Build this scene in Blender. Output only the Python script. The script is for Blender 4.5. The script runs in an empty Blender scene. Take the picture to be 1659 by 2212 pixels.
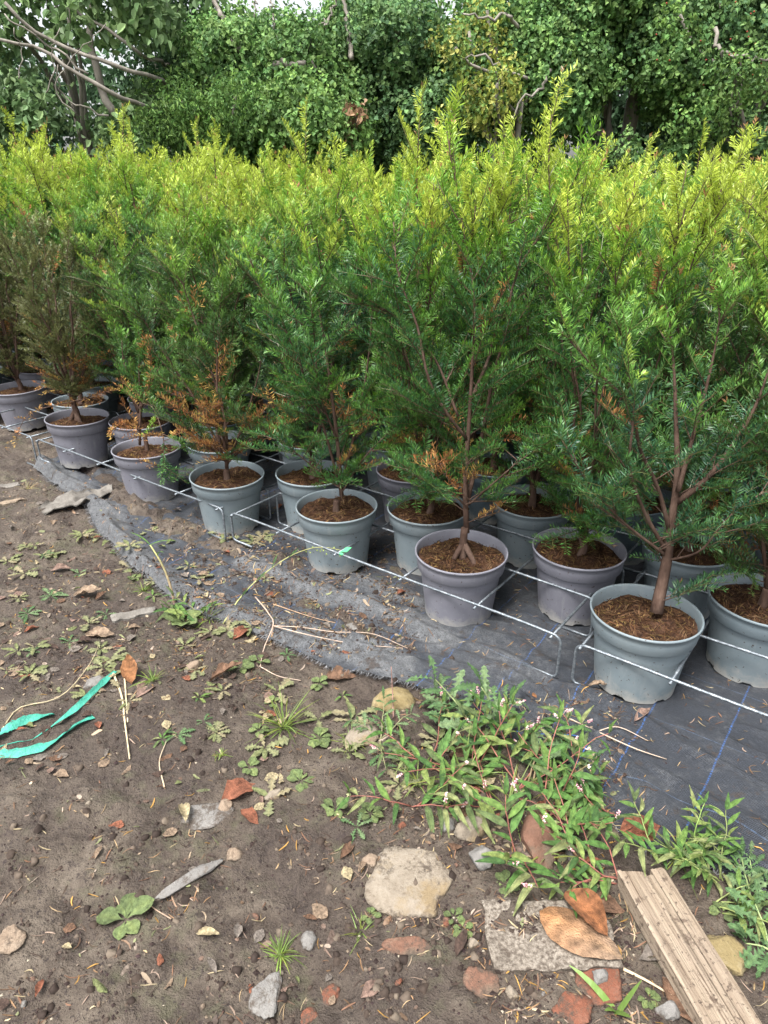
import bpy, math, random
import numpy as np
from mathutils import Vector, Matrix

S = bpy.context.scene
random.seed(5)
C = S.collection
PI = math.pi

# ------------------------------------------------------------------ camera, sky, sun, exposure
CAM_H, PITCH, FPX = 1.426, math.radians(25.2), 1533.0      # FPX for a picture 1659 x 2212
cam_d = bpy.data.cameras.new('camera')
cam = bpy.data.objects.new('camera', cam_d)
C.objects.link(cam)
cam.location = (0, 0, CAM_H)
cam.rotation_euler = (PI / 2 - PITCH, 0, 0)
cam_d.sensor_fit = 'VERTICAL'
cam_d.sensor_height = 36.0
cam_d.lens = 36.0 * FPX / 2212.0
cam_d.clip_start = 0.02
cam_d.clip_end = 2000
S.camera = cam
S.render.resolution_x, S.render.resolution_y = 768, 1024

SUN_EL, SUN_AZ = math.radians(66), math.radians(218)        # azimuth: clockwise from +Y
world = bpy.data.worlds.new('World')
S.world = world
world.use_nodes = True
wn = world.node_tree
wn.nodes.clear()
sky = wn.nodes.new('ShaderNodeTexSky')
sky.sky_type = 'NISHITA'
sky.sun_disc = False
sky.sun_elevation = SUN_EL
sky.sun_rotation = SUN_AZ
sky.air_density = 1.0
sky.dust_density = 4.0
hsv = wn.nodes.new('ShaderNodeHueSaturation')
hsv.inputs['Saturation'].default_value = 0.22
bgn = wn.nodes.new('ShaderNodeBackground')
bgn.inputs['Strength'].default_value = 0.125
wo = wn.nodes.new('ShaderNodeOutputWorld')
wn.links.new(sky.outputs[0], hsv.inputs['Color'])
wn.links.new(hsv.outputs[0], bgn.inputs['Color'])
wn.links.new(bgn.outputs[0], wo.inputs['Surface'])

sun_d = bpy.data.lights.new('sun', 'SUN')
sun_d.energy = 2.6
sun_d.angle = math.radians(22)
sun_d.color = (1.0, 0.975, 0.94)
sun = bpy.data.objects.new('sun', sun_d)
C.objects.link(sun)
sv = Vector((math.sin(SUN_AZ) * math.cos(SUN_EL), math.cos(SUN_AZ) * math.cos(SUN_EL), math.sin(SUN_EL)))
sun.rotation_euler = sv.to_track_quat('Z', 'Y').to_euler()
sun.location = sv * 20
S.view_settings.view_transform = 'Standard'
S.view_settings.look = 'None'
S.view_settings.gamma = 1.0
S.view_settings.exposure = 1.45

# ------------------------------------------------------------------ geometry helpers
CP, SP = math.cos(PITCH), math.sin(PITCH)


def G(px, py, z=0.0):
    """point of the place seen at (px, py) of a 1659 x 2212 view, at height z"""
    u, v = px - 829.5, py - 1106.0
    t = (CAM_H - z) / (FPX * SP + v * CP)
    return np.array([u * t, (FPX * CP - v * SP) * t, z])


def atY(px, py, Y):
    u, v = px - 829.5, py - 1106.0
    t = Y / (FPX * CP - v * SP)
    return np.array([u * t, Y, CAM_H - t * (FPX * SP + v * CP)])


DV = np.array([0.7977, -0.603])      # along the front row of pots
NV = np.array([0.603, 0.7977])       # from the front row back into the field
O0 = np.array([0.27, 2.18])


def uvw(u, v):
    q = O0 + u * DV + v * NV
    return float(q[0]), float(q[1])


def to_uv(x, y):
    dx, dy = x - O0[0], y - O0[1]
    return dx * DV[0] + dy * DV[1], dx * NV[0] + dy * NV[1]


_rn = np.random.RandomState(11)
_TB = _rn.rand(256, 256)


def vnoise(x, y, sc, off=0):
    x = np.asarray(x, float) / sc + 37.3 + off * 13.7
    y = np.asarray(y, float) / sc + 91.1 + off * 7.1
    xi = np.floor(x).astype(int); yi = np.floor(y).astype(int)
    fx, fy = x - xi, y - yi
    fx = fx * fx * (3 - 2 * fx); fy = fy * fy * (3 - 2 * fy)
    a = _TB[xi % 256, yi % 256]; b = _TB[(xi + 1) % 256, yi % 256]
    c = _TB[xi % 256, (yi + 1) % 256]; d = _TB[(xi + 1) % 256, (yi + 1) % 256]
    return (a * (1 - fx) + b * fx) * (1 - fy) + (c * (1 - fx) + d * fx) * fy - 0.5


def dpoly(x, y, poly):
    """distance from points to a polyline (world xy)"""
    x = np.asarray(x, float); y = np.asarray(y, float)
    best = np.full(np.broadcast(x, y).shape, 1e9)
    for a, b in zip(poly[:-1], poly[1:]):
        ab = b - a
        t = np.clip(((x - a[0]) * ab[0] + (y - a[1]) * ab[1]) / (ab @ ab), 0, 1)
        best = np.minimum(best, np.hypot(x - a[0] - t * ab[0], y - a[1] - t * ab[1]))
    return best


def pxpoly(pts):
    return [G(*p)[:2] for p in pts]


EDGE = [(75, 1010), (110, 1040), (190, 1100), (215, 1150), (290, 1230), (330, 1265), (390, 1305), (480, 1340),
        (560, 1370), (640, 1400), (720, 1440), (850, 1470), (950, 1500), (1130, 1610), (1200, 1660), (1290, 1730),
        (1340, 1800), (1420, 1840), (1500, 1870), (1560, 1890), (1659, 1930)]
_e = np.array([to_uv(*G(*p)[:2]) for p in EDGE])
_e = np.vstack([[-2.9, -0.05], _e, [2.2, -0.6]])


def edge_v(u):
    return np.interp(u, _e[:, 0], _e[:, 1])


STRIP1 = pxpoly([(85, 1000), (150, 1050), (235, 1110), (245, 1160), (310, 1225), (370, 1275), (450, 1312), (560, 1350),
                 (650, 1375), (760, 1405), (850, 1440)])
STRIP2 = pxpoly([(530, 1218), (610, 1250), (700, 1290), (800, 1312), (880, 1345), (960, 1390)])
STRIP3 = pxpoly([(690, 1190), (745, 1245), (850, 1285), (930, 1310)])
DEP = [(pxpoly([(230, 1060), (330, 1130), (420, 1190), (500, 1240), (600, 1285), (720, 1330), (800, 1368)]), 0.05, 0.030),
       (pxpoly([(180, 1000), (330, 1105), (470, 1180), (590, 1205), (640, 1225)]), 0.075, 0.034),
       (pxpoly([(700, 1265), (800, 1295), (850, 1300)]), 0.02, 0.016),
       (pxpoly([(830, 1210), (900, 1270)]), 0.05, 0.02),
       (pxpoly([(1060, 1290), (1120, 1330)]), 0.04, 0.018),
       (pxpoly([(820, 1395), (890, 1405)]), 0.03, 0.02),
       (pxpoly([(1200, 1480), (1290, 1520), (1340, 1540)]), 0.018, 0.014)]


def fabric_h(x, y):
    u, v = to_uv(x, y)
    w = v - edge_v(u)
    h = 0.007 + 0.007 * vnoise(x, y, 0.21, 2) + 0.004 * vnoise(u, v * 0.4, 0.05, 3)
    d1 = dpoly(x, y, STRIP1); d2 = dpoly(x, y, STRIP2); d3 = dpoly(x, y, STRIP3)
    n = 0.75 + 0.8 * vnoise(x, y, 0.09, 5)
    h = h + 0.034 * n * np.exp(-(d1 / 0.036) ** 2) + 0.030 * n * np.exp(-(d2 / 0.03) ** 2) + 0.020 * n * np.exp(-(d3 / 0.028) ** 2)
    on_ = np.exp(-(np.minimum(d1, np.minimum(d2, d3)) / 0.055) ** 2)
    h = h + on_ * (0.016 * (0.25 - np.abs(vnoise(u * 0.6, v, 0.045, 14))) + 0.007 * (0.25 - np.abs(vnoise(u, v, 0.02, 15))))
    h = h + 0.011 * np.sin((v * 75 + 9 * vnoise(x, y, 0.2, 7)) * (1 + 0.2 * vnoise(x, y, 0.4, 8))) * np.clip((0.75 - w) / 0.5, 0, 1) * np.clip(0.45 + 1.7 * vnoise(x, y, 0.18, 9), 0, 1)
    h = h + 0.016 * np.clip(0.12 - np.abs(vnoise(u * 0.35 + v * 0.3, v - u * 0.2, 0.10, 16)), 0, 1) / 0.12 * np.clip((0.7 - w) / 0.3, 0, 1)
    return h * np.clip(w / 0.03 + 0.25, 0.25, 1)


def ground_h(x, y):
    x = np.asarray(x, float); y = np.asarray(y, float)
    base = 0.034 * vnoise(x, y, 0.45) + 0.016 * vnoise(x, y, 0.13, 1) + 0.013 * vnoise(x, y, 0.045, 2) + 0.009 * vnoise(x, y, 0.021, 3) - 0.012 * np.clip(np.abs(vnoise(x * 0.6 + y * 0.8, (y * 0.6 - x * 0.8) * 0.45, 0.06, 6)) * -4 + 0.5, 0, 0.5)
    base = base - 0.004
    u, v = to_uv(x, y)
    w = v - edge_v(u)
    ins = np.clip(w / 0.05 + 0.6, 0, 1) * np.clip((u + 2.75) / 0.3, 0, 1)
    low = -0.014 + base * 0.22
    for poly, wd, hh in DEP:
        d = dpoly(x, y, poly)
        low = low + hh * np.clip(1.2 - d / wd, 0, 1) * (1 + 1.2 * vnoise(x, y, 0.07, 4) + 0.7 * vnoise(x, y, 0.025, 5))
    far = np.clip((np.hypot(x, y - 2) - 6) / 6, 0, 1)
    near = base * (1 - ins) + low * ins
    return near * (1 - far)


def gz(x, y):
    """height of whatever lies uppermost: soil or fabric"""
    g = float(ground_h(x, y))
    u, v = to_uv(x, y)
    if v > edge_v(u) and u > -2.6:
        g = max(g, float(fabric_h(x, y)))
    return g


def top_z(x, y):
    g = ground_h(x, y); u, v = to_uv(x, y)
    return np.where((v > edge_v(u)) & (u > -2.6), np.maximum(g, fabric_h(x, y)), g)


def mesh_np(name, V, quads=None, tris=None, col=None, smooth=False):
    me = bpy.data.meshes.new(name)
    V = np.asarray(V, np.float32)
    nq = 0 if quads is None else len(quads)
    nt = 0 if tris is None else len(tris)
    me.vertices.add(len(V))
    me.vertices.foreach_set('co', V.ravel())
    loops = []
    if nq: loops.append(np.asarray(quads, np.int32).ravel())
    if nt: loops.append(np.asarray(tris, np.int32).ravel())
    L = np.concatenate(loops)
    me.loops.add(len(L))
    me.loops.foreach_set('vertex_index', L)
    me.polygons.add(nq + nt)
    st = np.concatenate([np.arange(nq) * 4, nq * 4 + np.arange(nt) * 3]).astype(np.int32)
    me.polygons.foreach_set('loop_start', st)
    me.polygons.foreach_set('use_smooth', np.full(nq + nt, smooth))
    if col is not None:
        col = np.asarray(col, np.float32)
        if col.ndim == 1: col = np.tile(col, (len(V), 1))
        at = me.attributes.new('col', 'FLOAT_COLOR', 'POINT')
        at.data.foreach_set('color', np.concatenate([col, np.ones((len(V), 1), np.float32)], 1).ravel())
    me.update(calc_edges=True)
    me.validate()
    return me


def ob(name, me, mat, parent=None, loc=None, label=None, cat=None, group=None, kind=None):
    o = bpy.data.objects.new(name, me)
    C.objects.link(o)
    if mat is not None and me is not None and len(me.materials) == 0:
        me.materials.append(mat)
    if parent is not None: o.parent = parent
    if loc is not None: o.location = loc
    return tag(o, label, cat, group, kind)


def tag(o, label=None, cat=None, group=None, kind=None):
    if label: o['label'] = label
    if cat: o['category'] = cat
    if group: o['group'] = group
    if kind: o['kind'] = kind
    return o


def empty(name, loc=(0, 0, 0), label=None, cat=None, group=None):
    o = bpy.data.objects.new(name, None)
    o.empty_display_size = 0.05
    C.objects.link(o)
    o.location = loc
    return tag(o, label, cat, group)


class MB:
    def __init__(s): s.V, s.Q, s.T, s.K, s.n = [], [], [], [], 0

    def add(s, V, Q=None, T=None, col=(0.5, 0.5, 0.5)):
        V = np.asarray(V, float)
        s.V.append(V)
        if Q is not None and len(Q): s.Q.append(np.asarray(Q) + s.n)
        if T is not None and len(T): s.T.append(np.asarray(T) + s.n)
        col = np.asarray(col, float)
        s.K.append(np.tile(col, (len(V), 1)) if col.ndim == 1 else col)
        s.n += len(V)

    def mesh(s, name, smooth=False):
        return mesh_np(name, np.concatenate(s.V), np.concatenate(s.Q) if s.Q else None,
                       np.concatenate(s.T) if s.T else None, np.concatenate(s.K), smooth)


def tube(P, R, sides=6, caps=True):
    P = np.asarray(P, float); n = len(P)
    R = np.broadcast_to(np.asarray(R, float), (n,))
    T = np.gradient(P, axis=0)
    T /= np.linalg.norm(T, axis=1)[:, None] + 1e-9
    ref = np.array([0, 0, 1.0]) if abs(T[0][2]) < 0.9 else np.array([1.0, 0, 0])
    A = np.cross(T, ref); A /= np.linalg.norm(A, axis=1)[:, None] + 1e-9
    for i in range(1, n):
        a = A[i - 1] - T[i] * (A[i - 1] @ T[i])
        A[i] = a / (np.linalg.norm(a) + 1e-9)
    B = np.cross(T, A)
    th = np.arange(sides) * 2 * PI / sides
    V = (P[:, None] + R[:, None, None] * (np.cos(th)[None, :, None] * A[:, None] + np.sin(th)[None, :, None] * B[:, None])).reshape(-1, 3)
    i = np.arange(n - 1)[:, None] * sides; j = np.arange(sides)[None]; k = (j + 1) % sides
    Q = np.stack([i + j, i + k, i + sides + k, i + sides + j], -1).reshape(-1, 4)
    T3 = []
    if caps:
        V = np.vstack([V, P[0], P[-1]])
        c0, c1 = n * sides, n * sides + 1
        jj = np.arange(sides); kk = (jj + 1) % sides
        T3 = np.vstack([np.stack([np.full(sides, c0), kk, jj], 1), np.stack([np.full(sides, c1), (n - 1) * sides + jj, (n - 1) * sides + kk], 1)])
    return V, Q, T3


def smooth_path(P, n):
    P = np.asarray(P, float)
    if len(P) < 3:
        t = np.linspace(0, 1, n)[:, None]
        return P[0] * (1 - t) + P[-1] * t
    d = np.r_[0, np.cumsum(np.linalg.norm(np.diff(P, axis=0), axis=1))]
    tt = np.linspace(0, d[-1], n)
    M = np.gradient(P, d, axis=0)
    idx = np.clip(np.searchsorted(d, tt, side='right') - 1, 0, len(P) - 2)
    h = (d[idx + 1] - d[idx])[:, None]
    s = ((tt - d[idx]) / h[:, 0])[:, None]
    return ((2 * s ** 3 - 3 * s ** 2 + 1) * P[idx] + (s ** 3 - 2 * s ** 2 + s) * h * M[idx] + (-2 * s ** 3 + 3 * s ** 2) * P[idx + 1] + (s ** 3 - s ** 2) * h * M[idx + 1])


# ------------------------------------------------------------------ materials
class NB:
    def __init__(s, name):
        s.m = bpy.data.materials.new(name); s.m.use_nodes = True
        s.t = s.m.node_tree; s.t.nodes.clear()
        s.out = s.n('ShaderNodeOutputMaterial')

    def n(s, typ, **kw):
        nd = s.t.nodes.new(typ)
        for k, v in kw.items(): setattr(nd, k, v)
        return nd

    def l(s, a, b): s.t.links.new(a, b)

    def coord(s, kind='Object', scale=None):
        c = s.n('ShaderNodeTexCoord').outputs[kind]
        if scale is not None:
            mp = s.n('ShaderNodeMapping'); mp.inputs['Scale'].default_value = scale
            s.l(c, mp.inputs['Vector']); c = mp.outputs[0]
        return c

    def noise(s, vec, scale, detail=4, rough=0.6, dist=0.0):
        nd = s.n('ShaderNodeTexNoise')
        nd.inputs['Scale'].default_value = scale; nd.inputs['Detail'].default_value = detail
        nd.inputs['Roughness'].default_value = rough; nd.inputs['Distortion'].default_value = dist
        s.l(vec, nd.inputs['Vector']); return nd.outputs['Fac']

    def ramp(s, fac, stops):
        nd = s.n('ShaderNodeValToRGB'); r = nd.color_ramp
        while len(r.elements) < len(stops): r.elements.new(0.5)
        for e, (p, c) in zip(r.elements, stops):
            e.position = p; e.color = (*c, 1) if len(c) == 3 else c
        s.l(fac, nd.inputs[0]); return nd.outputs[0]

    def rng(s, fac, a, b, c=0.0, d=1.0):
        nd = s.n('ShaderNodeMapRange'); nd.clamp = True
        for k, v in zip((1, 2, 3, 4), (a, b, c, d)): nd.inputs[k].default_value = v
        s.l(fac, nd.inputs[0]); return nd.outputs[0]

    def math(s, op, a, b=None):
        nd = s.n('ShaderNodeMath', operation=op)
        for i, x in enumerate((a, b)):
            if x is None: continue
            if isinstance(x, (int, float)): nd.inputs[i].default_value = x
            else: s.l(x, nd.inputs[i])
        return nd.outputs[0]

    def mix(s, fac, a, b, typ='MIX'):
        nd = s.n('ShaderNodeMix', data_type='RGBA', blend_type=typ)
        for i, x in ((0, fac), (6, a), (7, b)):
            if isinstance(x, (int, float)): nd.inputs[i].default_value = x
            elif isinstance(x, tuple): nd.inputs[i].default_value = (*x, 1)
            else: s.l(x, nd.inputs[i])
        return nd.outputs[2]

    def bump(s, h, strength, dist):
        nd = s.n('ShaderNodeBump'); nd.inputs['Strength'].default_value = strength; nd.inputs['Distance'].default_value = dist
        s.l(h, nd.inputs['Height']); return nd.outputs[0]

    def bsdf(s, col, rough=0.7, spec=0.4, metal=0.0, normal=None, trans=0.0):
        p = s.n('ShaderNodeBsdfPrincipled')
        for k, x in (('Base Color', col), ('Roughness', rough), ('Specular IOR Level', spec), ('Metallic', metal)):
            if isinstance(x, (int, float)): p.inputs[k].default_value = x
            elif isinstance(x, tuple): p.inputs[k].default_value = (*x, 1)
            else: s.l(x, p.inputs[k])
        if normal is not None: s.l(normal, p.inputs['Normal'])
        if trans:
            tr = s.n('ShaderNodeBsdfTranslucent')
            if isinstance(col, tuple): tr.inputs[0].default_value = (*col, 1)
            else: s.l(col, tr.inputs[0])
            mx = s.n('ShaderNodeMixShader'); mx.inputs[0].default_value = trans
            s.l(p.outputs[0], mx.inputs[1]); s.l(tr.outputs[0], mx.inputs[2]); s.l(mx.outputs[0], s.out.inputs[0])
        else:
            s.l(p.outputs[0], s.out.inputs[0])
        return s.m


def attr_mat(name, rough=0.5, spec=0.4, trans=0.25, var=0.25, nscale=30, bumpd=0.0, vein=False):
    b = NB(name)
    a = b.n('ShaderNodeAttribute', attribute_name='col').outputs['Color']
    c = b.coord('Object')
    nz = b.noise(c, nscale, 2)
    f = b.rng(nz, 0.3, 0.7, 1 - var, 1 + var)
    mm = b.n('ShaderNodeVectorMath', operation='SCALE')
    b.l(a, mm.inputs[0]); b.l(f, mm.inputs['Scale'])
    nrm = b.bump(b.noise(c, nscale * 6, 3), 0.6, bumpd) if bumpd else None
    return b.bsdf(mm.outputs[0], rough, spec, 0, nrm, trans)


M = {}
M['needle'] = attr_mat('yew_needles', 0.4, 0.45, 0.28, 0.2, 25)
M['dead_needle'] = attr_mat('dead_yew_needles', 0.75, 0.2, 0.2, 0.3, 40)
M['leaf'] = attr_mat('green_leaf', 0.5, 0.35, 0.25, 0.4, 5, 0.01)
M['crown_leaf'] = attr_mat('tree_leaf', 0.6, 0.3, 0.3, 0.35, 2.2)
M['dry_leaf'] = attr_mat('dry_leaf', 0.65, 0.3, 0.12, 0.55, 7, 0.02)
M['litter'] = attr_mat('litter', 0.8, 0.2, 0.0, 0.3, 60)
M['stem'] = attr_mat('green_stem', 0.55, 0.35, 0.0, 0.3, 60)


def bark_mat(name, c1, c2, c3, sc=28):
    b = NB(name)
    v = b.coord('Object', (1, 1, 0.35))
    n1 = b.noise(v, sc, 5, 0.65)
    n2 = b.noise(v, sc * 4, 3)
    col = b.ramp(n1, [(0.28, c1), (0.5, c2), (0.72, c3)])
    return b.bsdf(col, 0.85, 0.2, 0, b.bump(b.math('ADD', n1, b.math('MULTIPLY', n2, 0.5)), 0.9, 0.004))


M['bark'] = bark_mat('yew_bark', (0.04, 0.024, 0.018), (0.095, 0.058, 0.043), (0.17, 0.115, 0.088))
M['tree_bark'] = bark_mat('tree_bark', (0.10, 0.09, 0.075), (0.2, 0.18, 0.155), (0.32, 0.29, 0.25), 12)


def ground_mat():
    b = NB('wet_mud')
    c = b.coord('Object')
    big = b.noise(c, 1.7, 5, 0.6, 0.4)
    mid = b.noise(c, 8.5, 6, 0.68, 0.5)
    fin = b.noise(c, 60, 5, 0.7)
    vf = b.noise(c, 230, 3, 0.7)
    col = b.ramp(mid, [(0.32, (0.034, 0.024, 0.019)), (0.44, (0.078, 0.059, 0.045)), (0.56, (0.122, 0.096, 0.073)), (0.72, (0.185, 0.152, 0.118))])
    col = b.mix(b.rng(big, 0.44, 0.60), col, b.ramp(fin, [(0.3, (0.028, 0.019, 0.016)), (0.7, (0.098, 0.074, 0.058))]))
    moss = b.rng(b.math('MULTIPLY', b.noise(c, 3.1, 4), b.noise(c, 21, 4)), 0.27, 0.38)
    col = b.mix(b.math('MULTIPLY', moss, 0.5), col, (0.10, 0.098, 0.055))
    col = b.mix(b.rng(fin, 0.58, 0.66, 0, 0.85), col, (0.030, 0.020, 0.019))
    col = b.mix(b.rng(b.noise(c, 24, 5, 0.75, 1.0), 0.57, 0.66, 0, 0.8), col, (0.042, 0.029, 0.026))
    col = b.mix(b.rng(vf, 0.64, 0.72, 0, 0.7), col, (0.26, 0.225, 0.18))
    col = b.mix(b.rng(b.noise(c, 115, 2), 0.63, 0.68, 0, 0.8), col, (0.026, 0.018, 0.016))
    v2 = b.n('ShaderNodeTexVoronoi'); v2.inputs['Scale'].default_value = 55; b.l(c, v2.inputs['Vector'])
    h = b.math('ADD', b.math('MULTIPLY', mid, 1.2), b.math('ADD', b.math('MULTIPLY', fin, 0.7), b.math('MULTIPLY', vf, 0.35)))
    h = b.math('ADD', h, b.math('MULTIPLY', v2.outputs['Distance'], -0.25))
    rough = b.rng(b.math('ADD', mid, b.math('MULTIPLY', fin, 0.4)), 0.5, 0.85, 0.38, 0.85)
    return b.bsdf(col, rough, 0.45, 0, b.bump(h, 1.0, 0.02))


def fabric_mat():
    b = NB('woven_fabric')
    geo = b.coord('Object')
    rot = b.n('ShaderNodeMapping'); rot.inputs['Rotation'].default_value = (0, 0, math.radians(37.1))
    b.l(geo, rot.inputs['Vector'])
    sep = b.n('ShaderNodeSeparateXYZ'); b.l(rot.outputs[0], sep.inputs[0])
    U, V = sep.outputs[0], sep.outputs[1]
    wv = b.math('MULTIPLY', b.math('SINE', b.math('MULTIPLY', U, 2 * PI / 0.0042)), b.math('SINE', b.math('MULTIPLY', V, 2 * PI / 0.0050)))
    st = b.n('ShaderNodeAttribute', attribute_name='col').outputs['Color']
    sd = b.n('ShaderNodeSeparateColor'); b.l(st, sd.inputs[0])
    dust_a = sd.outputs[0]
    n1 = b.noise(geo, 5.5, 6, 0.68, 0.6)
    n2 = b.noise(geo, 45, 5, 0.7)
    n3 = b.noise(rot.outputs[0], 1, 2)
    streak = b.n('ShaderNodeMapping'); streak.inputs['Scale'].default_value = (4, 40, 1); b.l(rot.outputs[0], streak.inputs['Vector'])
    ns = b.noise(streak.outputs[0], 2.5, 5, 0.7)
    dust = b.rng(b.math('ADD', b.math('ADD', b.math('MULTIPLY', n1, 0.62), b.math('MULTIPLY', n2, 0.28)), b.math('ADD', b.math('MULTIPLY', ns, 0.24), b.math('MULTIPLY', dust_a, 0.42))), 0.52, 0.86)
    base = b.mix(b.rng(wv, -0.5, 0.8), (0.020, 0.023, 0.029), (0.078, 0.088, 0.107))
    # woven blue marker thread every 20.6 cm
    uu = b.math('ADD', U, 10.0 - 0.0)
    fr = b.math('ABSOLUTE', b.math('SUBTRACT', b.math('FRACT', b.math('DIVIDE', b.math('SUBTRACT', uu, BLUE0), 0.206)), 0.5))
    line = b.rng(fr, 0.4868, 0.4905)
    line = b.math('MULTIPLY', line, b.rng(b.math('SINE', b.math('MULTIPLY', V, 2 * PI / 0.009)), -0.6, 0.2, 0.25, 1))
    base = b.mix(b.math('MULTIPLY', line, b.rng(dust, 0.25, 0.8, 0.75, 0.05)), base, (0.05, 0.15, 0.42))
    vv = b.math('FRACT', b.math('DIVIDE', b.math('ADD', V, 10.03), 0.262))
    thin = b.math('MULTIPLY', b.rng(b.math('ABSOLUTE', b.math('SUBTRACT', vv, 0.5)), 0.4945, 0.497), 0.35)
    base = b.mix(thin, base, (0.16, 0.25, 0.4))
    dcol = b.ramp(n2, [(0.3, (0.10, 0.102, 0.105)), (0.55, (0.19, 0.195, 0.20)), (0.75, (0.30, 0.30, 0.295))])
    col = b.mix(b.math('MULTIPLY', dust, b.rng(wv, -0.9, 0.4, 0.62, 0.95)), base, dcol)
    col = b.mix(b.rng(b.noise(geo, 17, 5, 0.75), 0.58, 0.66, 0, 0.8), col, (0.07, 0.052, 0.04))
    gr = b.n('ShaderNodeMapping'); gr.inputs['Scale'].default_value = (190, 330, 60); b.l(rot.outputs[0], gr.inputs['Vector'])
    gn = b.noise(gr.outputs[0], 1.0, 2, 0.6)
    col = b.mix(b.rng(gn, 0.42, 0.62, 0.0, 0.55), col, (0.30, 0.31, 0.33), 'SOFT_LIGHT')
    col = b.mix(b.rng(gn, 0.56, 0.40, 0.0, 0.6), col, (0.015, 0.016, 0.02))
    h = b.math('ADD', b.math('MULTIPLY', gn, 2.0), b.math('ADD', wv, b.math('MULTIPLY', n2, 1.5)))
    return b.bsdf(col, 0.6, 0.4, 0, b.bump(h, 0.7, 0.0022))


BLUE0 = (0.9420 + O0[0] * DV[0] + O0[1] * DV[1]) + 10.0   # keeps a thread on the measured place


def pot_mat(name, c1, c2):
    b = NB(name)
    c = b.coord('Object')
    info = b.n('ShaderNodeObjectInfo').outputs['Random']
    off = b.n('ShaderNodeVectorMath', operation='ADD'); b.l(c, off.inputs[0]); b.l(info, off.inputs[1])
    v = off.outputs[0]
    n1 = b.noise(v, 9, 5, 0.65); n2 = b.noise(v, 120, 3, 0.7); n3 = b.noise(v, 34, 4, 0.7)
    col = b.mix(b.rng(n1, 0.35, 0.68), c1, c2)
    sx = b.n('ShaderNodeSeparateXYZ'); b.l(c, sx.inputs[0])
    z = sx.outputs[2]
    foot = b.math('ADD', b.rng(z, 0.0, 0.085, 1, 0), b.math('MULTIPLY', b.math('SUBTRACT', n3, 0.5), 1.4))
    col = b.mix(b.rng(foot, 0.45, 0.95, 0, 0.8), col, (0.33, 0.32, 0.295))
    spl = b.rng(b.math('SUBTRACT', b.noise(v, 85, 2, 0.6), b.rng(z, 0, 0.25, 0.0, 0.03)), 0.665, 0.69, 0, 0.9)
    col = b.mix(spl, col, (0.055, 0.042, 0.034))
    mp = b.n('ShaderNodeMapping'); mp.inputs['Scale'].default_value = (18, 18, 1.6); b.l(v, mp.inputs['Vector'])
    run = b.rng(b.noise(mp.outputs[0], 2.5, 4, 0.7), 0.58, 0.78, 0, 0.35)
    col = b.mix(run, col, (0.38, 0.38, 0.36))
    col = b.mix(b.rng(n2, 0.6, 0.75, 0, 0.25), col, (0.38, 0.38, 0.37))
    return b.bsdf(col, b.rng(n1, 0.3, 0.7, 0.42, 0.62), 0.4, 0, b.bump(b.math('ADD', n2, n3), 0.25, 0.0012))


M['pot_blue'] = pot_mat('pot_blue_grey', (0.165, 0.205, 0.225), (0.205, 0.24, 0.255))
M['pot_mauve'] = pot_mat('pot_mauve_grey', (0.165, 0.165, 0.195), (0.20, 0.20, 0.23))
M['pot_dark'] = pot_mat('pot_teal_grey', (0.09, 0.125, 0.15), (0.12, 0.155, 0.18))


def soil_mat():
    b = NB('potting_soil')
    c = b.coord('Object')
    n1 = b.noise(c, 70, 5, 0.75); n2 = b.noise(c, 260, 3)
    col = b.ramp(n1, [(0.3, (0.022, 0.012, 0.008)), (0.5, (0.07, 0.036, 0.022)), (0.7, (0.16, 0.085, 0.05))])
    return b.bsdf(col, 0.95, 0.15, 0, b.bump(b.math('ADD', n1, n2), 1.0, 0.008))


M['soil'] = soil_mat()


def metal_mat():
    b = NB('galvanised_wire')
    c = b.coord('Object')
    n1 = b.noise(c, 60, 4, 0.7); n2 = b.noise(c, 240, 3, 0.6)
    col = b.ramp(n1, [(0.3, (0.10, 0.115, 0.13)), (0.5, (0.20, 0.225, 0.25)), (0.72, (0.38, 0.41, 0.43))])
    col = b.mix(b.rng(n2, 0.64, 0.7, 0, 0.6), col, (0.6, 0.63, 0.65))
    return b.bsdf(col, b.rng(n1, 0.3, 0.7, 0.5, 0.32), 0.5, 0.65, b.bump(b.math('ADD', n1, n2), 0.7, 0.002))


M['wire'] = metal_mat()


def stone_mat(name, stops, sc=9, patch=None, bumpd=0.006):
    b = NB(name)
    c = b.coord('Object')
    n1 = b.noise(c, sc, 6, 0.7, 0.4); n2 = b.noise(c, sc * 9, 4, 0.7); n3 = b.noise(c, sc * 30, 3, 0.7)
    col = b.ramp(b.math('ADD', b.math('MULTIPLY', n1, 0.7), b.math('MULTIPLY', n2, 0.3)), stops)
    if patch: col = b.mix(b.rng(b.noise(c, sc * 0.6, 5, 0.7), 0.5, 0.62, 0, 0.85), col, patch)
    col = b.mix(b.rng(n3, 0.62, 0.7, 0, 0.55), col, (0.10, 0.08, 0.065))
    col = b.mix(b.rng(b.noise(c, sc * 3.3, 4, 0.75), 0.58, 0.68, 0, 0.6), col, (0.15, 0.115, 0.085))
    sz_ = b.n('ShaderNodeSeparateColor'); b.l(b.n('ShaderNodeAttribute', attribute_name='col').outputs['Color'], sz_.inputs[0])
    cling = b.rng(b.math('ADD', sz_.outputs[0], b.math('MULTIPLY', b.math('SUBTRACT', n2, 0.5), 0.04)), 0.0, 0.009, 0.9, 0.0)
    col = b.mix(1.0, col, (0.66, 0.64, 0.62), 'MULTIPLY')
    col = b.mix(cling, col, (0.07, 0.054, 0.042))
    return b.bsdf(col, 0.9, 0.25, 0, b.bump(b.math('ADD', n1, b.math('ADD', b.math('MULTIPLY', n2, 0.6), b.math('MULTIPLY', n3, 0.3))), 1.0, bumpd))


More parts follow.
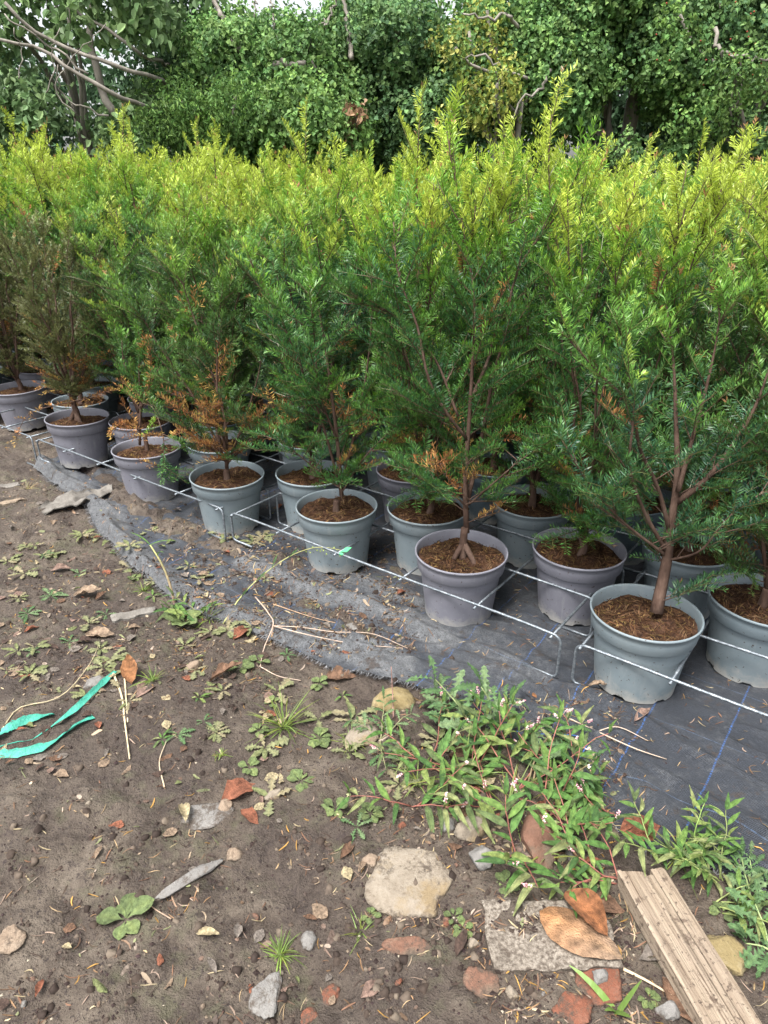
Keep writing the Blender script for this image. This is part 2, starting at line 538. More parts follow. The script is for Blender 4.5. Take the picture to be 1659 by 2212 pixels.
M['limestone'] = stone_mat('pale_limestone', [(0.3, (0.23, 0.19, 0.145)), (0.5, (0.35, 0.305, 0.245)), (0.7, (0.45, 0.415, 0.355))], 11, (0.30, 0.225, 0.125))
M['concrete'] = stone_mat('concrete_slab', [(0.3, (0.25, 0.22, 0.185)), (0.5, (0.37, 0.33, 0.28)), (0.7, (0.48, 0.44, 0.38))], 14, None, 0.006)
M['grey_stone'] = stone_mat('grey_stone', [(0.3, (0.19, 0.18, 0.175)), (0.5, (0.28, 0.275, 0.265)), (0.7, (0.38, 0.37, 0.355))], 12)
M['brick'] = stone_mat('brick_rubble', [(0.3, (0.15, 0.085, 0.06)), (0.5, (0.25, 0.135, 0.095)), (0.7, (0.32, 0.22, 0.16))], 12, (0.2, 0.16, 0.12))
M['red_brick'] = stone_mat('red_brick', [(0.3, (0.16, 0.065, 0.04)), (0.5, (0.27, 0.105, 0.065)), (0.7, (0.32, 0.17, 0.12))], 14)
M['yellow_stone'] = stone_mat('yellow_stone', [(0.3, (0.22, 0.17, 0.08)), (0.5, (0.35, 0.28, 0.14)), (0.7, (0.45, 0.39, 0.25))], 14)
M['tan_stone'] = stone_mat('tan_stone', [(0.3, (0.25, 0.18, 0.13)), (0.5, (0.36, 0.28, 0.21)), (0.7, (0.45, 0.38, 0.3))], 14)


def wood_mat():
    b = NB('weathered_wood')
    c = b.coord('Object', (0.9, 26, 26))
    n1 = b.noise(c, 2.2, 6, 0.65, 0.9)
    c2 = b.coord('Object', (1.2, 90, 90))
    n2 = b.noise(c2, 2.0, 4, 0.6, 0.4)
    o = b.coord('Object')
    col = b.ramp(b.math('ADD', b.math('MULTIPLY', n1, 0.6), b.math('MULTIPLY', n2, 0.4)), [(0.34, (0.095, 0.068, 0.048)), (0.44, (0.21, 0.16, 0.115)), (0.58, (0.31, 0.25, 0.185)), (0.75, (0.39, 0.335, 0.265))])
    n3 = b.noise(o, 30, 5, 0.75)
    col = b.mix(b.rng(b.noise(o, 9, 5, 0.7), 0.42, 0.62, 0, 0.5), col, (0.24, 0.19, 0.145))
    col = b.mix(b.rng(n3, 0.56, 0.64, 0, 0.85), col, (0.085, 0.06, 0.045))
    col = b.mix(b.rng(b.noise(o, 110, 3, 0.7), 0.60, 0.66, 0, 0.85), col, (0.05, 0.035, 0.028))
    c3 = b.coord('Object', (2.2, 150, 150))
    col = b.mix(b.rng(b.noise(c3, 1.6, 4, 0.6, 0.6), 0.60, 0.66, 0, 0.8), col, (0.07, 0.045, 0.03))
    return b.bsdf(col, 0.85, 0.2, 0, b.bump(b.math('ADD', n1, n2), 0.9, 0.006))


M['wood'] = wood_mat()


def plain_mat(name, c1, c2, rough=0.5, sc=30, spec=0.4, bumpd=0.001, trans=0.0, dirt=0.5):
    b = NB(name)
    c = b.coord('Object')
    n1 = b.noise(c, sc, 4, 0.7)
    col = b.mix(b.rng(n1, 0.3, 0.7), c1, c2)
    col = b.mix(b.rng(b.noise(c, sc * 2.7, 4, 0.75), 0.58, 0.68, 0, dirt), col, (0.09, 0.07, 0.055))
    return b.bsdf(col, rough, spec, 0, b.bump(n1, 0.6, bumpd), trans)


M['strap'] = plain_mat('green_plastic', (0.045, 0.30, 0.215), (0.075, 0.40, 0.30), 0.5, 45, 0.4, 0.012, 0.15, 0.75)
M['tag'] = plain_mat('bright_green_tag', (0.10, 0.62, 0.22), (0.13, 0.70, 0.27), 0.4, 30, 0.4, 0.0005, 0.15, 0.1)
M['bark_piece'] = plain_mat('grey_bark', (0.11, 0.10, 0.088), (0.20, 0.185, 0.165), 0.85, 30, 0.2, 0.012, 0, 0.7)
M['thread'] = plain_mat('black_thread', (0.03, 0.032, 0.04), (0.16, 0.16, 0.16), 0.6, 40)
M['blue_thread'] = plain_mat('blue_thread', (0.04, 0.15, 0.5), (0.08, 0.22, 0.6), 0.5, 40, 0.4, 0.0005, 0, 0.1)

# ------------------------------------------------------------------ ground, one sheet out to the horizon
def axis(lo, hi, step, far):
    a = list(np.arange(lo, hi + 1e-6, step))
    s, x = step, hi
    while x < far:
        s *= 1.35; x += s; a.append(x)
    s, x = step, lo
    while x > -far:
        s *= 1.35; x -= s; a.insert(0, x)
    return np.array(a)


ax, ay = axis(-2.3, 1.45, 0.0105, 400), axis(0.6, 3.9, 0.0105, 400)
X, Y = np.meshgrid(ax, ay)
Z = ground_h(X, Y)
nx, ny = len(ax), len(ay)
I = (np.arange(ny - 1)[:, None] * nx + np.arange(nx - 1)[None]).ravel()
me = mesh_np('ground', np.stack([X, Y, Z], -1).reshape(-1, 3), np.stack([I, I + 1, I + nx + 1, I + nx], 1), smooth=True)
ob('ground', me, ground_mat(), kind='structure')

# ------------------------------------------------------------------ woven ground fabric
us = np.arange(-2.6, 1.95, 0.0115)
ws = np.r_[np.arange(0, 0.62, 0.0095), np.arange(0.63, 1.75, 0.04)]
UU, WW = np.meshgrid(us, ws)
jag = 0.012 * vnoise(us, us * 0, 0.03, 4) + 0.02 * vnoise(us, us * 0, 0.11, 6)
VV = WW + edge_v(UU) + jag[None] * np.clip(1 - WW / 0.05, 0, 1)
FX = O0[0] + UU * DV[0] + VV * NV[0]
FY = O0[1] + UU * DV[1] + VV * NV[1]
FZ = fabric_h(FX, FY)
d1 = np.minimum(dpoly(FX, FY, STRIP1) / 0.065, np.minimum(dpoly(FX, FY, STRIP2) / 0.05, dpoly(FX, FY, STRIP3) / 0.05))
bandw = np.clip((0.75 - UU) / 0.5, 0, 1)
dust = 1.05 * np.clip(1.35 - d1, 0, 1) + 0.10 * bandw * np.clip(1 - WW / 0.6, 0, 1) - 0.10 * np.clip((UU - 0.5) / 0.4, 0, 1)
dust += 0.35 * np.exp(-((UU - 0.25) / 0.14) ** 2 - ((WW - 0.27) / 0.12) ** 2)
nu, nw = len(us), len(ws)
I = (np.arange(nw - 1)[:, None] * nu + np.arange(nu - 1)[None]).ravel()
fab = mesh_np('weed_fabric', np.stack([FX, FY, FZ], -1).reshape(-1, 3), np.stack([I, I + 1, I + nu + 1, I + nu], 1),
              col=np.repeat(dust.reshape(-1, 1), 3, 1), smooth=True)
fabric = ob('weed_fabric', fab, fabric_mat(), label='dusty black woven ground fabric with blue marker threads and frayed edge under the pots', cat='ground fabric')
rs = np.random.RandomState(5)
mb = MB()
for i in range(2600):
    u = rs.uniform(-2.45, 1.3); k = int((u + 2.6) / 0.0115)
    x, y, z = FX[0, k], FY[0, k], FZ[0, k]
    L = rs.uniform(0.006, 0.024)
    dr = -NV + DV * rs.normal(0, 0.5); dr /= np.linalg.norm(dr)
    p0 = np.array([x, y, z + 0.001]); p1 = p0 + np.r_[dr * L, rs.uniform(-0.004, 0.004)]
    p1[2] = max(p1[2], float(ground_h(p1[0], p1[1])) + 0.001)
    sd = np.r_[DV, 0] * rs.uniform(0.0004, 0.0009)
    g = rs.choice([0.03, 0.06, 0.16, 0.26])
    mb.add([p0 - sd, p0 + sd, p1 + sd * 0.5, p1 - sd * 0.5], [[0, 1, 2, 3]], col=(g, g, g * 1.03))
ob('frayed_threads', mb.mesh('frayed_threads'), M['litter'], fabric, kind='stuff')
# loose blue thread pulled out of the weave
mb = MB()
for pts in ([(1115, 1590), (1150, 1588), (1190, 1592), (1250, 1596), (1262, 1600), (1255, 1640), (1240, 1668)], [(1100, 1570), (1110, 1600), (1125, 1618)]):
    P = np.array([np.r_[G(*p)[:2], gz(*G(*p)[:2]) + 0.004] for p in pts])
    mb.add(*tube(smooth_path(P, 24), 0.0011, 5), col=(0.05, 0.17, 0.55))
ob('blue_thread', mb.mesh('blue_thread'), M['blue_thread'], fabric)

# ------------------------------------------------------------------ pots
def lathe(prof, seg=48, zmod=None):
    n = len(prof)
    th = np.arange(seg) * 2 * PI / seg
    V = []
    for i, (r, z) in enumerate(prof):
        zz = np.full(seg, z)
        if zmod is not None: zz = zz + zmod(i, np.arange(seg))
        V.append(np.stack([r * np.cos(th), r * np.sin(th), zz], 1))
    V = np.concatenate(V)
    i = np.arange(n - 1)[:, None] * seg; j = np.arange(seg)[None]; k = (j + 1) % seg
    return V, np.stack([i + j, i + k, i + seg + k, i + seg + j], -1).reshape(-1, 4)


def notch(i, j):
    return np.where((j % 12) < 3, 0.008, 0.0) if i in (1, 2) else np.zeros(len(j))


V, Q = lathe([(0.100, 0.012), (0.112, 0.0), (0.1185, 0.0), (0.1195, 0.0125), (0.127, 0.075), (0.1335, 0.13), (0.1405, 0.186), (0.1412, 0.19),
              (0.138, 0.191), (0.1285, 0.11), (0.115, 0.02), (0.05, 0.018)], 72, notch)
POT_ME = {k: mesh_np('pot_' + k, V, Q, smooth=False) for k in ('pot_blue', 'pot_mauve', 'pot_dark')}
V2, Q2 = lathe([(0.1395, 0.184), (0.1485, 0.187), (0.1515, 0.191), (0.1545, 0.222), (0.1565, 0.2385), (0.1595, 0.2395), (0.1605, 0.243),
                (0.1595, 0.2475), (0.1565, 0.2478), (0.1535, 0.2425), (0.150, 0.215), (0.1465, 0.196), (0.1385, 0.186)], 64)
RIM_ME = {k: mesh_np('rim_' + k, V2, Q2, smooth=True) for k in POT_ME}
for k in POT_ME:
    POT_ME[k].materials.append(M[k]); RIM_ME[k].materials.append(M[k])
    pl = POT_ME[k].polygons
    pl.foreach_set('use_smooth', np.array([4 <= (i // 72) or i // 72 == 3 for i in range(len(pl))]))
    try: POT_ME[k].shade_flat() if False else None
    except Exception: pass


def soil_mesh(seed):
    r = np.linspace(0, 0.1495, 16); th = np.arange(40) * 2 * PI / 40
    R, T = np.meshgrid(r, th, indexing='ij')
    x, y = R * np.cos(T), R * np.sin(T)
    z = 0.212 + 0.012 * (1 - (R / 0.15) ** 2) + 0.022 * vnoise(x, y, 0.05, seed) + 0.008 * vnoise(x, y, 0.016, seed + 3)
    i = np.arange(15)[:, None] * 40; j = np.arange(40)[None]; k = (j + 1) % 40
    return mesh_np('soil', np.stack([x, y, z], -1).reshape(-1, 3), np.stack([i + j, i + 40 + j, i + 40 + k, i + k], -1).reshape(-1, 4), smooth=True)


def soil_z(x, y, seed):
    return 0.212 + 0.012 * (1 - (x * x + y * y) / 0.0225) + 0.022 * vnoise(x, y, 0.05, seed) + 0.008 * vnoise(x, y, 0.016, seed + 3)


def strips(rs, p0, ang, L, w, lift, curl, cols, zf):
    """bent flat strips lying on a surface zf(x, y)"""
    n = len(L); s = np.array([0, 0.35, 0.7, 1.0])
    a = ang[:, None] + curl[:, None] * s[None]
    ds = L[:, None] * np.diff(np.r_[0, s])[None]
    x = p0[:, :1] + np.cumsum(np.cos(a) * ds, 1); y = p0[:, 1:2] + np.cumsum(np.sin(a) * ds, 1)
    z = zf(x, y) + 0.0015 + lift[:, None] * s[None] * rs.uniform(0.3, 1, (n, 4))
    nxv, nyv = -np.sin(a), np.cos(a)
    wv = w[:, None] * np.array([0.5, 0.9, 1.0, 0.35])[None]
    til = rs.uniform(-0.6, 0.6, n)[:, None] * wv
    A = np.stack([x + nxv * wv, y + nyv * wv, z + til], -1); B = np.stack([x - nxv * wv, y - nyv * wv, z - til], -1)
    V = np.stack([A, B], 2).reshape(-1, 3)
    b = np.arange(n)[:, None] * 8 + np.arange(3)[None] * 2
    Q = np.stack([b, b + 1, b + 3, b + 2], -1).reshape(-1, 4)
    return V, Q, np.repeat(cols, 8, 0)


FIB_COL = np.array([(0.30, 0.165, 0.085), (0.22, 0.105, 0.05), (0.13, 0.06, 0.03), (0.38, 0.23, 0.12), (0.06, 0.03, 0.018), (0.27, 0.13, 0.06), (0.42, 0.27, 0.10)])


def fibre_mesh(seed, n):
    rs = np.random.RandomState(seed + 50)
    r = 0.143 * np.sqrt(rs.rand(n)); t = rs.rand(n) * 2 * PI
    p = np.stack([r * np.cos(t), r * np.sin(t)], 1)
    L = rs.uniform(0.012, 0.045, n); ang = rs.rand(n) * 2 * PI
    end = p + np.stack([np.cos(ang), np.sin(ang)], 1) * L[:, None]
    bad = np.hypot(end[:, 0], end[:, 1]) > 0.146
    ang[bad] = np.arctan2(-p[bad, 1], -p[bad, 0]) + rs.normal(0, 0.7, bad.sum())
    V, Q, K = strips(rs, p, ang, L, rs.uniform(0.0006, 0.0017, n), rs.uniform(0, 0.012, n), rs.normal(0, 1.3, n),
                     FIB_COL[rs.randint(0, 7, n)] * rs.uniform(0.22, 0.62, (n, 1)), lambda x, y: soil_z(x, y, seed))
    rr = np.hypot(V[:, 0], V[:, 1]); f = np.minimum(1, 0.147 / np.maximum(rr, 1e-6))
    V[:, :2] *= f[:, None]
    return mesh_np('bark_fibre', V, Q, col=K)


SOIL = [(soil_mesh(s), fibre_mesh(s, n)) for s, n in ((1, 950), (2, 750), (3, 520))]
for a, b in SOIL: a.materials.append(M['soil']); b.materials.append(M['dead_needle'])

# ------------------------------------------------------------------ yews
def unit(a): return a / (np.linalg.norm(a, axis=-1, keepdims=True) + 1e-9)


TONES = {   # old needle dark, old needle light, fresh growth, fresh tip
    'green': ((0.020, 0.074, 0.032), (0.050, 0.155, 0.050), (0.175, 0.360, 0.034), (0.44, 0.54, 0.070)),
    'blue': ((0.018, 0.062, 0.038), (0.044, 0.125, 0.064), (0.155, 0.330, 0.052), (0.40, 0.50, 0.072)),
    'olive': ((0.065, 0.078, 0.030), (0.135, 0.150, 0.054), (0.185, 0.205, 0.070), (0.28, 0.24, 0.10)),
    'dark': ((0.030, 0.076, 0.032), (0.065, 0.140, 0.048), (0.165, 0.320, 0.044), (0.41, 0.49, 0.072)),
}


def needles(rs, sp, tone, dead=False):
    """sp: dict of arrays p0, d, nrm, L, new, rnd, bend -> kite-shaped needles and thin twig prisms"""
    p0, d, nr, L, new, rnd = sp['p0'], unit(sp['d']), sp['n'], sp['L'], sp['new'], sp['rnd']
    sd = unit(np.cross(d, nr)); nr = unit(np.cross(sd, d))
    bend = sp['bend']
    cnt = np.maximum((L / 0.0036).astype(int), 8)
    idx = np.repeat(np.arange(len(L)), cnt)
    k = np.arange(len(idx)) - np.repeat(np.cumsum(cnt) - cnt, cnt)
    s = (k + rs.uniform(0.1, 0.9, len(k))) / cnt[idx]
    if dead:
        keep = rs.rand(len(k)) < 0.62
        idx, k, s = idx[keep], k[keep], s[keep]
    P = p0[idx] + d[idx] * (L[idx] * s)[:, None] + bend[idx] * (L[idx] * s * s)[:, None]
    ax = unit(d[idx] + 2 * bend[idx] * s[:, None])
    side = np.where(k % 2 == 0, 1.0, -1.0)
    flat = sp['flat'][idx]
    phi = rs.normal(0, 0.2, len(k)) * flat + (1 - flat) * rs.uniform(0, 2 * PI, len(k))
    phi = phi + flat * 0.25
    lat = sd[idx] * (side * np.cos(phi))[:, None] + nr[idx] * np.sin(phi)[:, None]
    a = np.radians(70 - 32 * s ** 2) + rs.normal(0, 0.10, len(k))
    nd = unit(ax * np.cos(a)[:, None] + lat * np.sin(a)[:, None])
    ln = 0.0250 * (0.62 + 0.5 * np.sin(PI * np.clip(s * 0.85 + 0.1, 0, 1))) * rs.uniform(0.78, 1.12, len(k)) * sp['nl'][idx]
    up = nr[idx] * 1.0 + rs.normal(0, 0.2, (len(k), 3)) + np.array([0, 0, 0.25])
    wv = unit(np.cross(nd, up)) * (0.0021 * rs.uniform(0.85, 1.15, len(k)))[:, None]
    dr = np.cross(wv, nd); dr = unit(dr) * (ln * rs.normal(0.06, 0.09, len(k)))[:, None]
    mid = P + nd * (ln * 0.5)[:, None] + dr * -0.35
    tip = P + nd * ln[:, None] - dr
    V = np.stack([P - wv * 0.35, mid - wv, tip, mid + wv], 1)
    if dead:
        base = np.array([(0.36, 0.17, 0.065), (0.42, 0.22, 0.08), (0.28, 0.12, 0.045), (0.46, 0.30, 0.09)])[rs.randint(0, 4, len(L))][idx]
        col = base * rs.uniform(0.7, 1.25, (len(k), 1))
    else:
        c0, c1, c2, c3 = [np.array(c) for c in tone]
        n = np.clip(new[idx] + 0.25 * (s - 0.55) + rs.normal(0, 0.05, len(k)), 0, 1)[:, None]
        r = rnd[idx][:, None]
        old = c0 * (1 - r) + c1 * r
        col = np.where(n < 0.62, old + (c2 - old) * (n / 0.62), c2 + (c3 - c2) * ((n - 0.62) / 0.38))
        brown = ((s > 0.86) & (sp['btip'][idx] > 0.5))[:, None]
        col = np.where(brown, np.array([0.36, 0.19, 0.075]), col) * rs.uniform(0.82, 1.18, (len(k), 1))
    K = np.repeat(col, 4, 0)
    Vn = V.reshape(-1, 3); Qn = np.arange(len(k) * 4).reshape(-1, 4)
    # twigs
    ss = np.array([0, 0.5, 1.0])
    ctr = p0[:, None] + d[:, None] * (L[:, None] * ss)[..., None] + bend[:, None] * (L[:, None] * ss ** 2)[..., None]
    rad = np.array([0.0012, 0.0009, 0.0004])
    ofs = np.stack([sd * math.cos(t) + nr * math.sin(t) for t in (0, 2.1, 4.2)], 1)
    Vt = (ctr[:, :, None] + ofs[:, None] * rad[None, :, None, None]).reshape(-1, 3)
    b = np.arange(len(L))[:, None, None] * 9 + np.arange(2)[None, :, None] * 3
    j = np.arange(3)[None, None]; kk = (j + 1) % 3
    Qt = np.stack([b + j, b + kk, b + 3 + kk, b + 3 + j], -1).reshape(-1, 4)
    if dead: kt = np.tile([[0.20, 0.11, 0.06]], (len(L), 1))
    else: kt = np.array([0.10, 0.085, 0.04]) + (np.array([0.16, 0.19, 0.05]) - np.array([0.10, 0.085, 0.04])) * np.clip(new + 0.25, 0, 1)[:, None]
    Kt = np.repeat(kt, 9, 0)
    return np.vstack([Vn, Vt]), np.vstack([Qn, Qt + len(Vn)]), np.vstack([K, Kt])


def make_yew(seed, H=1.3, R=0.3, clear=0.14, nst=5, tone='green', dead=0.04, dens=1.0, lean=(0, 0), topnew=0.9, low=0.0, nl=1.0,
             trunk_r=0.013, stems=None, fork=False, base_off=(0, 0), newlift=0.0, extra_dead=()):
    """everything is relative to the soil surface at the pot's centre; returns meshes: trunk, foliage, dead twigs"""
    rs = np.random.RandomState(seed)
    wood = MB()
    bo = np.array([base_off[0], base_off[1], -0.02])
    split = np.array([lean[0] * clear * 0.5 + base_off[0], lean[1] * clear * 0.5 + base_off[1], clear])
    tp = smooth_path([bo, bo * 0.5 + split * 0.5 + rs.normal(0, 0.006, 3), split], 8)
    wood.add(*tube(tp, np.linspace(trunk_r * 1.35, trunk_r, 8), 10))
    if fork:
        for sx in (-1, 1):
            q = np.array([sx * 0.042 + base_off[0], -0.028 - 0.012 * sx + base_off[1], -0.012])
            wood.add(*tube(smooth_path([q, bo * 0.4 + q * 0.6 + [0, 0, 0.035], np.array([base_off[0], base_off[1], 0.062])], 8), np.linspace(trunk_r * 0.7, trunk_r * 0.95, 8), 8))
    paths = []
    if stems is None:
        a0 = rs.rand() * 2 * PI
        for i in range(nst):
            az = a0 + i * 2 * PI / nst + rs.normal(0, 0.3)
            hk = H * (1.0 if i == 0 else rs.uniform(0.82, 1.0))
            rk = R * (0.12 if i == 0 else rs.uniform(0.5, 1.05))
            t = np.linspace(0, 1, 9)
            s0 = split if i < 2 else tp[-1 - rs.randint(0, 3)]
            rad = rk * t ** rs.uniform(0.8, 1.25)
            x = s0[0] + rad * math.cos(az) + lean[0] * t * H * 0.5
            y = s0[1] + rad * math.sin(az) + lean[1] * t * H * 0.5
            P = np.stack([x, y, s0[2] + (hk - s0[2]) * t], 1) + np.r_[np.zeros((1, 3)), rs.normal(0, 0.008, (8, 3))]
            paths.append((smooth_path(P, 18), trunk_r * (0.8 if i == 0 else 0.62)))
    else:
        for P, r in stems: paths.append((smooth_path(P, 18), r))
    A = {k: [] for k in ('p0', 'd', 'n', 'L', 'new', 'rnd', 'bend', 'flat', 'nl', 'btip', 'dead')}

    def spr(p, d, n, L, new, flat, bend, dd):
        A['p0'].append(p); A['d'].append(d); A['n'].append(n); A['L'].append(L); A['new'].append(new)
        A['rnd'].append(min(max(rs.normal(0.45, 0.3), 0), 1)); A['bend'].append(bend); A['flat'].append(flat)
        A['nl'].append(nl * rs.uniform(0.85, 1.12)); A['btip'].append(float(rs.rand() < (0.10 if new > 0.5 else 0.01))); A['dead'].append(dd)

    up = np.array([0, 0, 1.0])
    hmax = max(P[-1][2] for P, r in paths)
    for P, r0 in paths:
        wood.add(*tube(P, 0.0018 + (r0 - 0.0018) * np.linspace(1, 0, len(P)) ** 1.35, 7))
        seg = np.linalg.norm(np.diff(P, axis=0), axis=1).sum()
        nb = int(seg / 0.041 * dens)
        for b in range(nb):
            t = rs.uniform(0.02, 0.98)
            fi = t * (len(P) - 1); i = min(int(fi), len(P) - 2)
            p = P[i] + (P[i + 1] - P[i]) * (fi - i)
            if p[2] < low: continue
            tan = unit(P[i + 1] - P[i])
            hz = p[2] / hmax
            rad = np.array([p[0] - lean[0] * p[2] * 0.5, p[1] - lean[1] * p[2] * 0.5])
            az = math.atan2(rad[1], rad[0]) + rs.normal(0, 1.25)
            el = math.radians(10 + 50 * hz + rs.normal(0, 12))
            d = unit(np.array([math.cos(az) * math.cos(el), math.sin(az) * math.cos(el), math.sin(el)]) + tan * 0.35)
            L = R * (0.98 - 0.66 * hz) * rs.uniform(0.45, 1.1)
            if hz < 0.22: L *= 0.75
            isdead = rs.rand() < dead * (3.2 if hz < 0.35 else 0.35)
            bd = np.array([0, 0, 1.0]) * rs.uniform(-0.25, 0.3) * L
            m = max(int(L / 0.027), 2)
            q = np.linspace(0, 1, 6)[:, None]
            BP = p + d * L * q + bd * q * q
            wood.add(*tube(BP, np.linspace(0.0021, 0.0009, 6), 4, False))
            base_new = max(0.0, (hz - (0.70 - newlift)) / 0.28) * topnew
            fresh = 0.45 if rs.rand() < 0.07 else 0.0
            nrm = unit(np.cross(np.cross(d, up), d) + rs.normal(0, 0.25, 3))
            sdv = np.cross(d, nrm)
            zf = np.clip(base_new + rs.normal(0, 0.10) + fresh, 0, 1)
            for g in range(m):
                sg = 0.18 + 0.8 * (g + rs.uniform(0.2, 0.8)) / m
                pp = p + d * L * sg + bd * sg * sg
                sgn = 1 if g % 2 else -1
                upr = max(0.0, hz - 0.6) * 2.2
                d2 = unit(d * 0.75 + sdv * sgn * rs.uniform(0.55, 0.95) + nrm * rs.normal(0.08, 0.22) + up * (0.12 * hz + upr * rs.uniform(0.3, 1.2)))
                spr(pp, d2, nrm, rs.uniform(0.06, 0.135) * (1.05 - 0.4 * sg), zf + 0.10, 0.85 - 0.4 * min(1, upr), up * rs.uniform(-0.18, 0.12), isdead)
            s0 = 0.35
            spr(p + d * L * s0 + bd * s0 * s0, unit(d + bd / L * 0.9), nrm, L * (1 - s0) + 0.05, zf + 0.12, 0.8, up * rs.uniform(-0.1, 0.15), isdead)
        # leader shoots bear needles all round
        n_l = 5
        for g in range(n_l):
            f0 = 0.62 + 0.38 * g / n_l
            fi = f0 * (len(P) - 1); i = min(int(fi), len(P) - 2)
            p = P[i] + (P[i + 1] - P[i]) * (fi - i)
            tan = unit(P[i + 1] - P[i])
            Ls = seg * 0.38 / n_l * (1.1 if g < n_l - 1 else 1.5)
            spr(p, tan, np.array([0.0, -1, 0.1]), Ls, np.clip((p[2] / hmax - (0.66 - newlift)) / 0.3, 0, 1) * topnew + 0.05, 0.15, np.zeros(3), False)
        for g in range(8):                                    # short side shoots on the leader
            f0 = rs.uniform(0.7, 0.98); fi = f0 * (len(P) - 1); i = min(int(fi), len(P) - 2)
            p = P[i] + (P[i + 1] - P[i]) * (fi - i); tan = unit(P[i + 1] - P[i])
            az = rs.rand() * 2 * PI
            d = unit(tan * 0.9 + np.array([math.cos(az), math.sin(az), 0]) * rs.uniform(0.5, 1.0))
            spr(p, d, unit(np.cross(np.cross(d, up), d)), rs.uniform(0.04, 0.12), np.clip((p[2] / hmax - (0.62 - newlift)) / 0.3, 0, 1) * topnew + 0.12, 0.55, up * 0.1, False)
    for (pts, Lq) in extra_dead:                              # a dead branch hanging out of the plant
        BP = smooth_path(pts, 14)
        wood.add(*tube(BP, np.linspace(0.0035, 0.0012, 14), 5, False))
        dd = unit(np.gradient(BP, axis=0))
        for g in range(3, 14):
            for _ in range(3):
                d2 = unit(dd[g] * 0.8 + rs.normal(0, 0.55, 3))
                spr(BP[g], d2, up, rs.uniform(0.4, 1.0) * Lq, 0.0, 0.5, up * -0.3, True)
    A = {k: np.array(v) for k, v in A.items()}
    dm = A.pop('dead').astype(bool)
    al = {k: v[~dm] for k, v in A.items()}
    V, Q, K = needles(rs, al, TONES[tone])
    fol = mesh_np('foliage', V, Q, col=K)
    fol.materials.append(M['needle'])
    ded = None
    if dm.any():
        V, Q, K = needles(rs, {k: v[dm] for k, v in A.items()}, None, True)
        ded = mesh_np('dead_twigs', V, Q, col=K); ded.materials.append(M['dead_needle'])
    wm = wood.mesh('stems', True); wm.materials.append(M['bark'])
    return wm, fol, ded


def potted_yew(x, y, yew, pot, soil, rz, label, group=None, scale=1.0, fibre=True, rim_tilt=0.0):
    e = empty('potted_yew', (x, y, max(gz(x, y), 0.006) + 0.002), label, 'yew', group)
    e.rotation_euler = (0, 0, 0)
    p = ob('pot', POT_ME[pot], None, e)
    p.rotation_euler = (random.gauss(0, 0.012), random.gauss(0, 0.012), random.uniform(0, 6.28)); p.scale = (random.uniform(0.985, 1.02), random.uniform(0.985, 1.02), random.uniform(0.99, 1.01))
    ob('rim', RIM_ME[pot], None, p)
    so = ob('soil', SOIL[soil][0], None, e); so.rotation_euler.z = rz
    if fibre: ob('bark_fibre', SOIL[soil][1], None, so, kind='stuff')
    wm, fol, ded = yew
    tl = (0, 0, 1, 1) if group is None and scale == 1.0 else (random.gauss(0, 0.05), random.gauss(0, 0.05), random.uniform(0.88, 1.15), random.uniform(0.88, 1.15))
    for nm, me_, kd in (('stems', wm, None), ('foliage', fol, 'stuff'), ('dead_twigs', ded, 'stuff')):
        if me_ is None: continue
        o = ob(nm, me_, None, e, (0, 0, 0.215), kind=kd)
        o.rotation_euler = (tl[0], tl[1], rz); o.scale = (scale * tl[2], scale * tl[3], scale)
    return e


def L3(px, py, base, dy=0.0):
    """stem point seen at (px,py), in the local frame of a plant standing at base (x,y), dy metres deeper than its axis"""
    q = atY(px, py, base[1] + dy)
    return q - np.array([base[0], base[1], 0.225])


FP = {'P5': (0.780, 1.787), 'P4': (0.270, 2.180), 'P3': (-0.186, 2.534), 'P2': (-0.689, 2.888), 'P1': (-1.143, 3.223),
      'P0': (-1.627, 3.606), 'Pm': (-2.262, 4.31), 'S4': (0.683, 2.192)}
b5 = FP['P5']
st5 = [([L3(1418, 1322, b5, -.01), L3(1427, 1275, b5, .01), L3(1438, 1225, b5, .02), L3(1450, 1130, b5, .02), L3(1462, 1040, b5, .04), L3(1460, 900, b5, .06), L3(1455, 780, b5, .08), L3(1440, 660, b5, .08)], 0.0195),
       ([L3(1462, 1085, b5, .03), L3(1530, 1030, b5, 0), L3(1590, 950, b5, -.02), L3(1635, 870, b5, -.02), L3(1665, 780, b5, .0), L3(1680, 690, b5, .03)], 0.0105),
       ([L3(1448, 1150, b5, .02), L3(1420, 1050, b5, .0), L3(1380, 960, b5, -.04), L3(1365, 880, b5, -.06), L3(1290, 800, b5, -.06), L3(1215, 715, b5, -.04)], 0.0075),
       ([L3(1440, 1190, b5, .02), L3(1390, 1100, b5, -.02), L3(1360, 1000, b5, -.08), L3(1368, 880, b5, -.1), L3(1350, 790, b5, -.08), L3(1340, 700, b5, -.05)], 0.007),
       ([L3(1440, 1200, b5, .02), L3(1330, 1110, b5, -.06), L3(1250, 1010, b5, -.1), L3(1215, 950, b5, -.1)], 0.005),
       ([L3(1465, 1060, b5, .02), L3(1495, 950, b5, .06), L3(1530, 820, b5, .08), L3(1550, 720, b5, .1), L3(1560, 620, b5, .1)], 0.008),
       ([L3(1440, 1210, b5, .02), L3(1510, 1190, b5, -.05), L3(1570, 1120, b5, -.09), L3(1650, 1060, b5, -.1)], 0.004)]
b4 = FP['P4']
